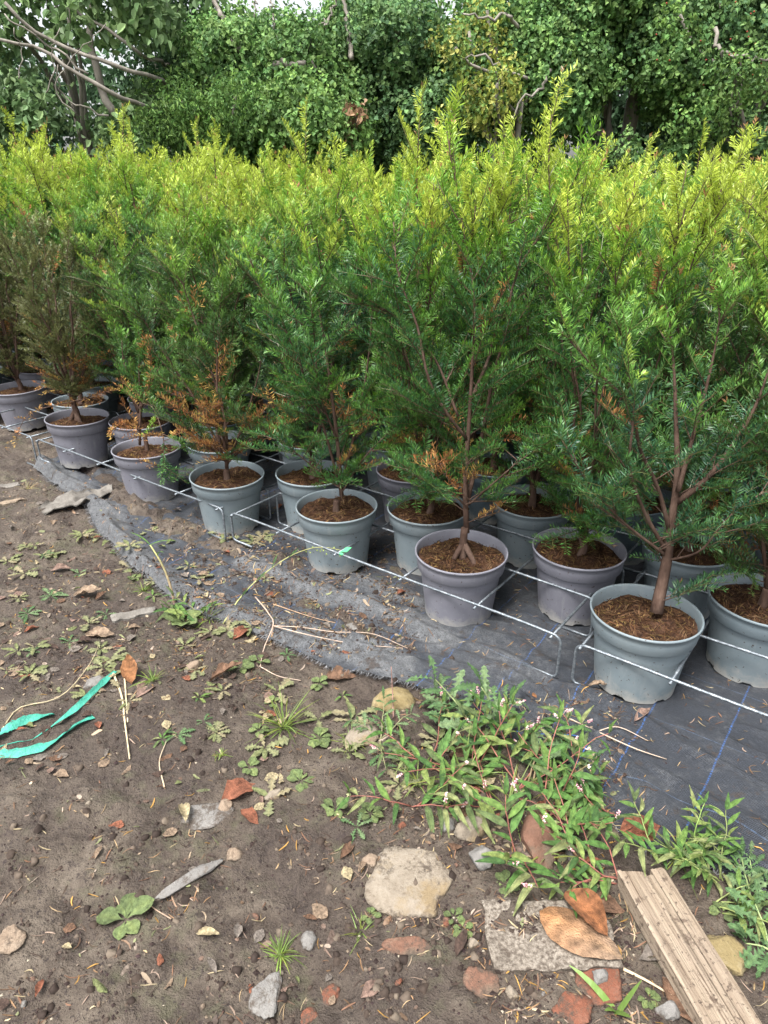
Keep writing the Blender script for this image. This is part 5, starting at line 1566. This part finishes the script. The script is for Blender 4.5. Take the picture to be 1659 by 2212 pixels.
stone(905, 1893, 0.215, 0.155, 0.030, 'limestone', 'big flat pale beige stone with yellowish edges half sunk in the mud', 1, 0.35, 0.1, flat=0.62, sub=4)
stone(850, 1520, 0.115, 0.10, 0.035, 'yellow_stone', 'yellow crumbly stone at the fabric edge', 2, 0.4, 0.3)
stone(780, 1590, 0.09, 0.08, 0.018, 'limestone', 'pale cream stone below the yellow stone', 3, 0.5, 0.2)
stone(1160, 1815, 0.10, 0.14, 0.04, 'brick', 'brown brick lump under the knotweed', 4, 0.4, 0.15)
stone(1020, 1790, 0.085, 0.06, 0.03, 'limestone', 'rough whitish rubble lump above the big pale stone', 5, 0.35, 0.5)
stone(1045, 1855, 0.06, 0.055, 0.03, 'grey_stone', 'brownish-grey rubble chunk between big stone and knotweed', 6, 0.35, 0.2)
stone(966, 1785, 0.035, 0.035, 0.016, 'grey_stone', 'smooth grey pebble above the big pale stone', 7, 0.3, 0.2, rough=0.06)
stone(440, 1765, 0.135, 0.075, 0.012, 'grey_stone', 'flat light grey stone almost buried beside the rust-red leaf', 8, 0.52, 0.2, flat=0.5)
stone(410, 1900, 0.14, 0.030, 0.009, 'grey_stone', 'long narrow grey stone ridge buried in the mud', 9, 0.5, 0.72, flat=0.5)
stone(578, 2150, 0.06, 0.085, 0.012, 'grey_stone', 'pale grey oval stone sunk in mud below the grass tuft', 10, 0.5, 0.1, flat=0.5)
stone(667, 2035, 0.030, 0.036, 0.014, 'grey_stone', 'small dark grey cube stone', 11, 0.4, 0.1, rough=0.05)
stone(505, 1847, 0.045, 0.03, 0.012, 'tan_stone', 'pinkish-brown pebble at the end of the grey ridge', 12, 0.45, 0.3)
stone(800, 1862, 0.035, 0.028, 0.012, 'tan_stone', 'mauve-brown pebble beside the big pale stone', 13, 0.4, 0.1)
stone(590, 1720, 0.05, 0.032, 0.015, 'limestone', 'cream pebble next to the rust-red leaf', 14, 0.4, 0.3)
stone(487, 1745, 0.035, 0.035, 0.018, 'tan_stone', 'brown pebble between grey stone and rust-red leaf', 15, 0.4, 0.3)
stone(205, 1475, 0.06, 0.055, 0.02, 'grey_stone', 'rounded grey stone beside the green strap', 16, 0.45, 0.3)
stone(25, 2030, 0.055, 0.06, 0.012, 'tan_stone', 'pale tan stone in the mud', 17, 0.5, 0.5, flat=0.6)
stone(1045, 2125, 0.065, 0.065, 0.010, 'brick', 'brown brick piece below the slab', 18, 0.5, 0.2, flat=0.5)
stone(885, 2045, 0.10, 0.04, 0.008, 'brick', 'flat brown tile piece sunk in the mud beside the slab', 19, 0.5, 0.05, flat=0.5)
stone(1300, 2120, 0.09, 0.10, 0.012, 'red_brick', 'red brick piece by the flattened grass', 20, 0.5, 0.4, flat=0.5)
stone(1235, 2175, 0.07, 0.06, 0.010, 'red_brick', 'flat red brick fragment below the slab', 21, 0.5, 0.1, flat=0.5)
stone(715, 2150, 0.045, 0.035, 0.006, 'red_brick', 'crumbled red brick patch by the pink-brown leaf', 22, 0.45, 0.3)
stone(668, 2195, 0.035, 0.03, 0.006, 'red_brick', 'crumbled red brick scrap near the oval stone', 23, 0.45, 0.3)
stone(1295, 2115, 0.03, 0.03, 0.016, 'grey_stone', 'angular grey pebble on the red brick piece', 24, 0.2, 0.3)
stone(1105, 2150, 0.022, 0.026, 0.012, 'limestone', 'white pebble below the brown brick piece', 25, 0.35, 0.3)
stone(1022, 2040, 0.024, 0.020, 0.010, 'limestone', 'white pebble beside the slab corner', 26, 0.35, 0.3)
stone(868, 1785, 0.020, 0.016, 0.009, 'red_brick', 'small red brick pebble above the big pale stone', 27, 0.35, 0.3)
stone(760, 1350, 0.05, 0.045, 0.006, 'grey_stone', 'flat slate-grey chip lying on the fabric', 28, 0.2, 0.3, flat=0.7)
stone(1230, 1850, 0.022, 0.028, 0.012, 'grey_stone', 'grey pebble beside the brown brick lump', 29, 0.35, 0.3)
stone(1620, 1985, 0.05, 0.035, 0.016, 'tan_stone', 'brown stone behind the plank', 30, 0.35, 0.3)
stone(1440, 2190, 0.04, 0.035, 0.02, 'grey_stone', 'dark grey stone beside the plank', 31, 0.35, 0.3)
stone(1560, 2060, 0.09, 0.08, 0.02, 'yellow_stone', 'yellow-brown stone under the toothed leaves beside the plank', 32, 0.4, 0.3)
stone(420, 1440, 0.05, 0.035, 0.018, 'tan_stone', 'mauve-brown pebble by the weathered wood chip', 33, 0.4, 0.4)
rs = np.random.RandomState(90)
for i in range(24):
    px, py = (rs.uniform(0, 1250), rs.uniform(1650, 2205)) if i < 13 else (rs.uniform(850, 1330), rs.uniform(1760, 2190))
    s_ = rs.uniform(0.008, 0.019)
    mk_ = ['tan_stone', 'grey_stone', 'limestone', 'brick', 'red_brick'][rs.choice([0, 0, 1, 2, 2, 3, 4])]
    pn_ = {'tan_stone': 'tan', 'grey_stone': 'grey', 'limestone': 'whitish', 'brick': 'brown brick', 'red_brick': 'red brick'}[mk_]
    stone(px, py, s_, s_ * rs.uniform(0.6, 1), s_ * 0.4, mk_, f'tiny {pn_} pebble pressed into the mud', 100 + i, 0.35, rs.rand() * 6, 'pebble', 'pebble', f'tiny {pn_} pebbles in the mud', sub=2)

# slab
def box_grid(name, sx, sy, sz, nx_, ny_, amp, seed, edge=0.006):
    rs = np.random.RandomState(seed)
    import bmesh
    bm = bmesh.new(); bmesh.ops.create_grid(bm, x_segments=nx_, y_segments=ny_, size=0.5)
    for v in bm.verts:
        x, y = v.co.x * sx, v.co.y * sy
        bx_, by_ = abs(abs(v.co.x) - 0.5) < 1e-4, abs(abs(v.co.y) - 0.5) < 1e-4
        n = float(vnoise(x, y, 0.02, seed)) * edge * 2
        v.co = (x + (n if bx_ else 0), y + (n if by_ else 0), sz + amp * float(vnoise(x, y, 0.03, seed + 1)) - (edge * 0.35 if (bx_ or by_) else 0))
    r = bmesh.ops.extrude_edge_only(bm, edges=[e_ for e_ in bm.edges if e_.is_boundary])
    for v in [g for g in r['geom'] if isinstance(g, bmesh.types.BMVert)]: v.co.z = -0.01
    me_ = bpy.data.meshes.new(name); bm.to_mesh(me_); bm.free()
    at_ = me_.attributes.new('col', 'FLOAT_COLOR', 'POINT'); at_.data.foreach_set('color', np.repeat([v.co.z - 0.009 for v in me_.vertices], 4).astype(np.float32))
    return me_


c0, c1 = G(1040, 1957), G(1064, 2100)
sl = ob('concrete_slab', box_grid('concrete_slab', 0.26, 0.15, 0.014, 40, 26, 0.003, 3), M['concrete'], None, (c0[0] + 0.13, (c0[1] + c1[1]) / 2, 0.004), 'square-cut pale concrete slab set in the mud under the large tan leaf', 'slab')
sl.rotation_euler.z = 0.02
# plank: three long splits, ragged end
zt = 0.048
A_, B_ = G(1340, 1893, zt), G(1437, 1877, zt)
C_, D_ = G(1495, 2212, zt), G(1659, 2191, zt)
axd = unit(((C_ + D_) / 2 - (A_ + B_) / 2)[:2]); pw = np.linalg.norm((B_ - A_)[:2] - axd * ((B_ - A_)[:2] @ axd)); pw = max(pw, 0.085)
pl = empty('wooden_plank', ((A_[0] + B_[0]) / 2, (A_[1] + B_[1]) / 2, 0.0), 'weathered split wooden plank with dirt specks lying on weeds', 'plank')
pl.rotation_euler.z = math.atan2(axd[1], axd[0])
rs = np.random.RandomState(2)
PLL = 0.75
ycut = [-pw / 2, pw * 0.07, pw * 0.2, pw / 2]
xs = np.linspace(0, PLL, 90)
for i in range(3):
    y0, y1 = ycut[i], ycut[i + 1]
    ny_ = 9
    g = 0.0011
    top = []
    V = []
    for xi, x in enumerate(xs):
        j0 = 0.003 * float(vnoise(x, 0.3 * i, 0.12, 3 + i)) if i > 0 else 0.002 * float(vnoise(x, 0, 0.05, 9))
        j1 = 0.003 * float(vnoise(x, 0.3 * (i + 1), 0.12, 4 + i)) if i < 2 else 0.002 * float(vnoise(x, 1, 0.05, 9))
        ya, yb = y0 + j0 + g * (0.4 + x * 2.0), y1 + j1 - g * (0.4 + x * 2.0)
        ys = np.linspace(ya, yb, ny_)
        for yi, yy in enumerate(ys):
            xo = x
            if xi == 0: xo = x + (0.0, 0.014, -0.006)[i] + 0.03 * float(vnoise(yy, 0.2, 0.006, 2)) + 0.02 * float(vnoise(yy, 0.5, 0.03, 5))
            zz = zt + 0.0025 * float(vnoise(x * 0.12, yy, 0.006, 6)) + (-0.0015 if yi in (0, ny_ - 1) else 0)
            V.append((xo, yy, zz))
        V.append((xs[xi], yb, 0.008)); V.append((xs[xi], ya, 0.008))
    st_ = ny_ + 2
    Q = [[a * st_ + k, a * st_ + (k + 1) % st_, (a + 1) * st_ + (k + 1) % st_, (a + 1) * st_ + k] for a in range(len(xs) - 1) for k in range(st_)]
    T = [[0, k + 1, k] for k in range(1, st_ - 1)] + [[(len(xs) - 1) * st_, (len(xs) - 1) * st_ + k, (len(xs) - 1) * st_ + k + 1] for k in range(1, st_ - 1)]
    ob('split_board', mesh_np('split_board', V, Q, T), M['wood'], pl)
# weathered wood chips on the mud
def chip(px, py, L, w, ang, label, seed, h=0.012, group=None, mat='bark_piece', name='wood_chip'):
    p = on(px, py)
    o = ob(name, box_grid(name, L, w, h, 16, 8, 0.008, seed, 0.01), M[mat], None, (p[0], p[1], p[2] - 0.001), label, 'wood chip', group)
    o.rotation_euler = (0, 0, ang)
    return o


chip(290, 1330, 0.15, 0.045, 0.35, 'weathered grey-white wood chip beside the dry stalk', 4, 0.014)
chip(20, 1085, 0.14, 0.03, 0.5, 'pale wood splinter at the end of the mud', 5, 0.01, mat='wood')
chip(15, 1050, 0.12, 0.05, 0.3, 'pinkish bark scrap behind the pale splinter', 6, 0.012)
# crumpled bark piece lying over the fabric strip
mbx = MB()
rs = np.random.RandomState(6)
out = [(95, 1108), (130, 1085), (185, 1062), (215, 1045), (232, 1068), (190, 1100), (160, 1120), (120, 1125)]
c = on(170, 1088)
nu_, nv_ = 26, 14
V = []
for i in range(nu_):
    for j in range(nv_):
        s_, t_ = i / (nu_ - 1), j / (nv_ - 1) - 0.5
        wd = 0.13 * (0.55 + 0.5 * math.sin(PI * min(1, s_ * 0.8 + 0.15))) * (1 + 0.35 * float(vnoise(s_, t_ > 0, 0.12, 3)))
        x = (s_ - 0.5) * 0.34 + 0.02 * float(vnoise(t_, s_, 0.1, 1)); y = t_ * wd + 0.06 * (s_ - 0.5)
        z = 0.036 + 0.05 * float(vnoise(s_ * 0.34, t_ * 0.2, 0.05, 7)) + 0.024 * float(vnoise(s_ * .3, t_ * 0.13, 0.02, 8)) + 0.03 * abs(t_) * (s_ - 0.3)
        V.append((x, y, z))
Q = [[i * nv_ + j, (i + 1) * nv_ + j, (i + 1) * nv_ + j + 1, i * nv_ + j + 1] for i in range(nu_ - 1) for j in range(nv_ - 1)]
Vb = np.array(V) - [0, 0, 0.004]
n0 = len(V)
bd = [i * nv_ for i in range(nu_)] + [(nu_ - 1) * nv_ + j for j in range(1, nv_)] + [i * nv_ + nv_ - 1 for i in range(nu_ - 2, -1, -1)] + [j for j in range(nv_ - 2, 0, -1)]
Qs = [[bd[i], bd[(i + 1) % len(bd)], bd[(i + 1) % len(bd)] + n0, bd[i] + n0] for i in range(len(bd))]
o = ob('bark_piece', mesh_np('bark_piece', np.vstack([V, Vb]), Q + [[a + n0 for a in reversed(q_)] for q_ in Q] + Qs, smooth=True), M['bark_piece'], None, (c[0], c[1], gz(c[0], c[1]) - 0.012), 'crumpled grey bark sheet lying across the frayed fabric strip', 'bark')
o.rotation_euler.z = 0.62

# green plastic strap
sp = empty('plastic_strap', on(60, 1600), 'torn turquoise-green plastic strap curling on the mud', 'strap')
b = np.array(sp.location)
for k_, (pts, wd, lift) in enumerate([([(250, 1452), (205, 1500), (165, 1538), (120, 1572), (60, 1600), (-20, 1618)], 0.009, 0.012), ([(-20, 1600), (30, 1572), (75, 1556), (118, 1545)], 0.0125, 0.006),
                             ([(-20, 1636), (50, 1630), (105, 1615), (150, 1580), (178, 1562), (202, 1548)], 0.0125, 0.004)]):
    P = smooth_path([np.r_[on(*p)[:2], on(*p)[2] + 0.006 + lift * math.sin(i * 1.1)] for i, p in enumerate(pts)], 26)
    T = unit(np.gradient(P, axis=0))
    V = []
    rs = np.random.RandomState(k_)
    for i in range(26):
        s_ = i / 25
        tw = 0.9 * math.sin(s_ * 6 + k_ * 1.7)
        sd = unit(np.cross(T[i], [0, 0, 1.0])); nn = np.cross(sd, T[i])
        a = sd * math.cos(tw) + nn * math.sin(tw)
        wi = wd * (1.0 if k_ else (0.35 + 0.65 * math.sin(PI * min(1, s_ * 1.2 + 0.1)))) * (1 + 0.12 * rs.normal())
        for f in (-1, -0.33, 0.33, 1):
            q = P[i] + a * wi * f + nn * 0.0025 * (abs(f) - 0.5)
            q[2] = max(q[2], gz(q[0], q[1]) + 0.002)
            V.append(q - b)
    Q = [[i * 4 + j, i * 4 + 4 + j, i * 4 + 5 + j, i * 4 + 1 + j] for i in range(25) for j in range(3)]
    ob('ribbon', mesh_np('ribbon', V, Q, smooth=True), M['strap'], sp)

# ------------------------------------------------------------------ twigs and straw
def twig(paths, label, col=(0.40, 0.30, 0.22), name='dead_twig', cat='twig', group=None):
    b = on(*paths[0][0][0][:2])
    e = empty(name, b, label, cat, group)
    for pts, r in paths:
        P = []
        for p in pts:
            q = on(*p[:2]); z = q[2] + r + (p[2] if len(p) > 2 else 0.002)
            P.append(np.r_[G(p[0], p[1], z)[:2], z])
        P = smooth_path(P, 16)
        mbx = MB(); mbx.add(*tube(P - b, np.linspace(r, r * 0.5, 16), 6), col=col)
        ob('stem', mbx.mesh('stem', True), M['stem'], e)
    return e


twig([([(552, 1290), (580, 1325, .01), (590, 1352, .012), (572, 1395, .01), (562, 1440, .004)], 0.003), ([(590, 1352, .012), (660, 1370, .012), (760, 1390, .01), (870, 1400, .004)], 0.0022),
      ([(590, 1352, .012), (650, 1355, .02), (720, 1365, .018), (800, 1368, .012), (880, 1400, .004)], 0.002), ([(562, 1440), (600, 1460), (650, 1470, .003)], 0.002)],
     'forked pale dead twig lying across the fabric strip', (0.42, 0.32, 0.25))
twig([([(245, 1455), (262, 1500), (270, 1560), (275, 1600), (280, 1640)], 0.004), ([(268, 1445), (272, 1500), (276, 1560)], 0.0035)], 'pale straw stems lying beside the upturned orange leaf', (0.48, 0.40, 0.26), 'straw_stem', 'straw')
twig([([(5, 1575), (40, 1530, .006), (120, 1510, .008), (190, 1440, .006), (215, 1390, .003)], 0.0022)], 'long thin dry stem curving over the mud above the green strap', (0.38, 0.32, 0.2), 'straw_stem', 'straw')
twig([([(355, 1700), (345, 1640), (360, 1600, .004)], 0.0022)], 'short straw piece above the grey stone', (0.42, 0.34, 0.24), 'straw_stem', 'straw')
twig([([(1225, 1550), (1290, 1580, .004), (1380, 1620, .006), (1440, 1640)], 0.0024), ([(1290, 1580, .004), (1330, 1570, .01), (1400, 1600)], 0.0018)], 'pale bent twig lying on the charcoal fabric', (0.46, 0.36, 0.28))
twig([([(850, 1555, 0), (848, 1500, .06), (845, 1440, .12)], 0.002)], 'thin reddish dry stalk standing by the yellow stone', (0.3, 0.17, 0.14), 'dry_stalk', 'stalk')
twig([([(1340, 2090), (1400, 2120, .004), (1450, 2150, .002)], 0.0035)], 'pale broken stick beside the dark folded leaf', (0.46, 0.36, 0.24))
twig([([(370, 1985), (330, 1960, .004), (310, 1940, .002)], 0.0016)], 'thin rootlet beside the plantain rosette', (0.34, 0.24, 0.17))
twig([([(590, 1305), (700, 1340, .004), (760, 1352)], 0.002)], 'thin brown twig on the soil between fabric folds', (0.33, 0.22, 0.14))

# ------------------------------------------------------------------ fine litter nobody could count
rs = np.random.RandomState(44)
def scatter(n, boxes):
    w = np.array([b_[4] for b_ in boxes], float); w /= w.sum()
    k = rs.choice(len(boxes), n, p=w)
    B = np.array([b_[:4] for b_ in boxes])[k]
    px = B[:, 0] + (B[:, 2] - B[:, 0]) * rs.rand(n); py = B[:, 1] + (B[:, 3] - B[:, 1]) * rs.rand(n)
    u, v = px - 829.5, py - 1106.0
    t = CAM_H / (FPX * SP + v * CP)
    q = np.stack([u * t, (FPX * CP - v * SP) * t], 1)
    for _ in range(3):                      # drift into patches
        d = vnoise(q[:, 0], q[:, 1], 0.11, 12) + 0.6 * vnoise(q[:, 0], q[:, 1], 0.04, 13)
        bad = d < -0.02
        q[bad] += rs.normal(0, 0.05, (bad.sum(), 2))
    return q


boxes = [(0, 930, 600, 1500, 2.5), (0, 1450, 1000, 2230, 1.3), (380, 1150, 900, 1420, 2.0), (800, 1500, 1340, 2000, 2.0), (1000, 1950, 1659, 2230, 1.2), (1000, 1260, 1659, 1600, 0.5), (1300, 1550, 1659, 1850, 0.15), (700, 1150, 1300, 1400, 1.0)]
n = 4600
LC = np.array([(0.26, 0.16, 0.09), (0.36, 0.26, 0.15), (0.14, 0.085, 0.055), (0.42, 0.24, 0.07), (0.44, 0.36, 0.22), (0.2, 0.11, 0.07), (0.075, 0.05, 0.04), (0.30, 0.22, 0.17), (0.10, 0.07, 0.05)])
V, Q, K = strips(rs, scatter(n, boxes), rs.rand(n) * 7, rs.uniform(0.008, 0.032, n), rs.uniform(0.0005, 0.0017, n), rs.uniform(0, 0.006, n), rs.normal(0, 0.7, n), LC[rs.randint(0, 9, n)] * rs.uniform(0.6, 1.2, (n, 1)), top_z)
ob('needle_litter', mesh_np('needle_litter', V, Q, col=K), M['dead_needle'], label='fallen brown needles and rootlets strewn over mud and fabric', cat='litter', kind='stuff')
# soil crumbs
n = 15000
p = scatter(n, boxes[:5] + [(380, 1150, 900, 1420, 2.0)])
z = top_z(p[:, 0], p[:, 1])
sz = rs.uniform(0.0012, 0.0042, n) * np.where(rs.rand(n) < 0.06, 1.9, 1.0)
o8 = OCT[None] * rs.uniform(0.6, 1.2, (n, 6, 1)) * sz[:, None, None]
o8[:, :, 2] *= 0.6
V = np.concatenate([p, (z + sz * 0.25)[:, None]], 1)[:, None] + o8
T = (np.arange(n)[:, None, None] * 6 + np.array(OCTF)[None]).reshape(-1, 3)
CC = np.array([(0.028, 0.018, 0.016), (0.05, 0.035, 0.028), (0.09, 0.066, 0.05), (0.035, 0.022, 0.022), (0.16, 0.125, 0.09), (0.3, 0.26, 0.2)])
K = np.repeat(CC[rs.choice(6, n, p=[.32, .25, .18, .15, .07, .03])], 6, 0)
ob('soil_crumbs', mesh_np('soil_crumbs', V.reshape(-1, 3), None, T, col=K), M['litter'], label='loose dark soil crumbs scattered over the mud', cat='soil', kind='stuff')
# clods of crumbly earth
n = 1900
p = scatter(n, [(0, 930, 620, 1500, 2.0), (0, 1450, 1000, 2230, 2.2), (380, 1150, 900, 1420, 1.5), (800, 1560, 1340, 2200, 1.2)])
z = top_z(p[:, 0], p[:, 1])
th_ = np.arange(6) * PI / 3
ring1 = np.stack([np.cos(th_), np.sin(th_), np.full(6, 0.0)], 1); ring2 = np.stack([0.72 * np.cos(th_ + 0.5), 0.72 * np.sin(th_ + 0.5), np.full(6, 0.55)], 1)
tmpl = np.vstack([ring1, ring2, [[0, 0, 0.85]]])
F_ = [[a, (a + 1) % 6, 6 + a] for a in range(6)] + [[(a + 1) % 6, 6 + (a + 1) % 6, 6 + a] for a in range(6)] + [[6 + a, 6 + (a + 1) % 6, 12] for a in range(6)]
sz = 0.0025 + 0.010 * rs.rand(n) ** 3
V = tmpl[None] * rs.uniform(0.6, 1.35, (n, 13, 1)) * sz[:, None, None]
V[:, :6, 2] = -0.2 * sz[:, None]
V = V + np.concatenate([p, z[:, None]], 1)[:, None]
K = np.repeat(np.array([(0.030, 0.021, 0.017), (0.05, 0.036, 0.028), (0.085, 0.065, 0.05), (0.12, 0.095, 0.072)])[rs.choice(4, n, p=[.35, .3, .2, .15])], 13, 0)
ob('soil_clods', mesh_np('soil_clods', V.reshape(-1, 3), None, (np.arange(n)[:, None, None] * 13 + np.array(F_)[None]).reshape(-1, 3), col=K, smooth=True), M['litter'], label='dark crumbly clods of earth lying on the trodden mud', cat='soil', kind='stuff')
# leaf scraps
n = 2000
V, Q, K = strips(rs, scatter(n, boxes[:4] + boxes[:1]), rs.rand(n) * 7, 0.005 + 0.03 * rs.rand(n) ** 3, 0.0012 + 0.006 * rs.rand(n) ** 2.5, rs.uniform(0, 0.004, n), rs.normal(0, 0.9, n),
                 np.array([(0.2, 0.13, 0.085), (0.3, 0.23, 0.16), (0.12, 0.08, 0.06), (0.19, 0.20, 0.10), (0.24, 0.19, 0.15), (0.10, 0.07, 0.055)])[rs.randint(0, 6, n)] * rs.uniform(0.6, 1.2, (n, 1)), top_z)
ob('leaf_scraps', mesh_np('leaf_scraps', V, Q, col=K), M['dry_leaf'], label='small torn scraps of dry and wilted leaves on the mud', cat='litter', kind='stuff')
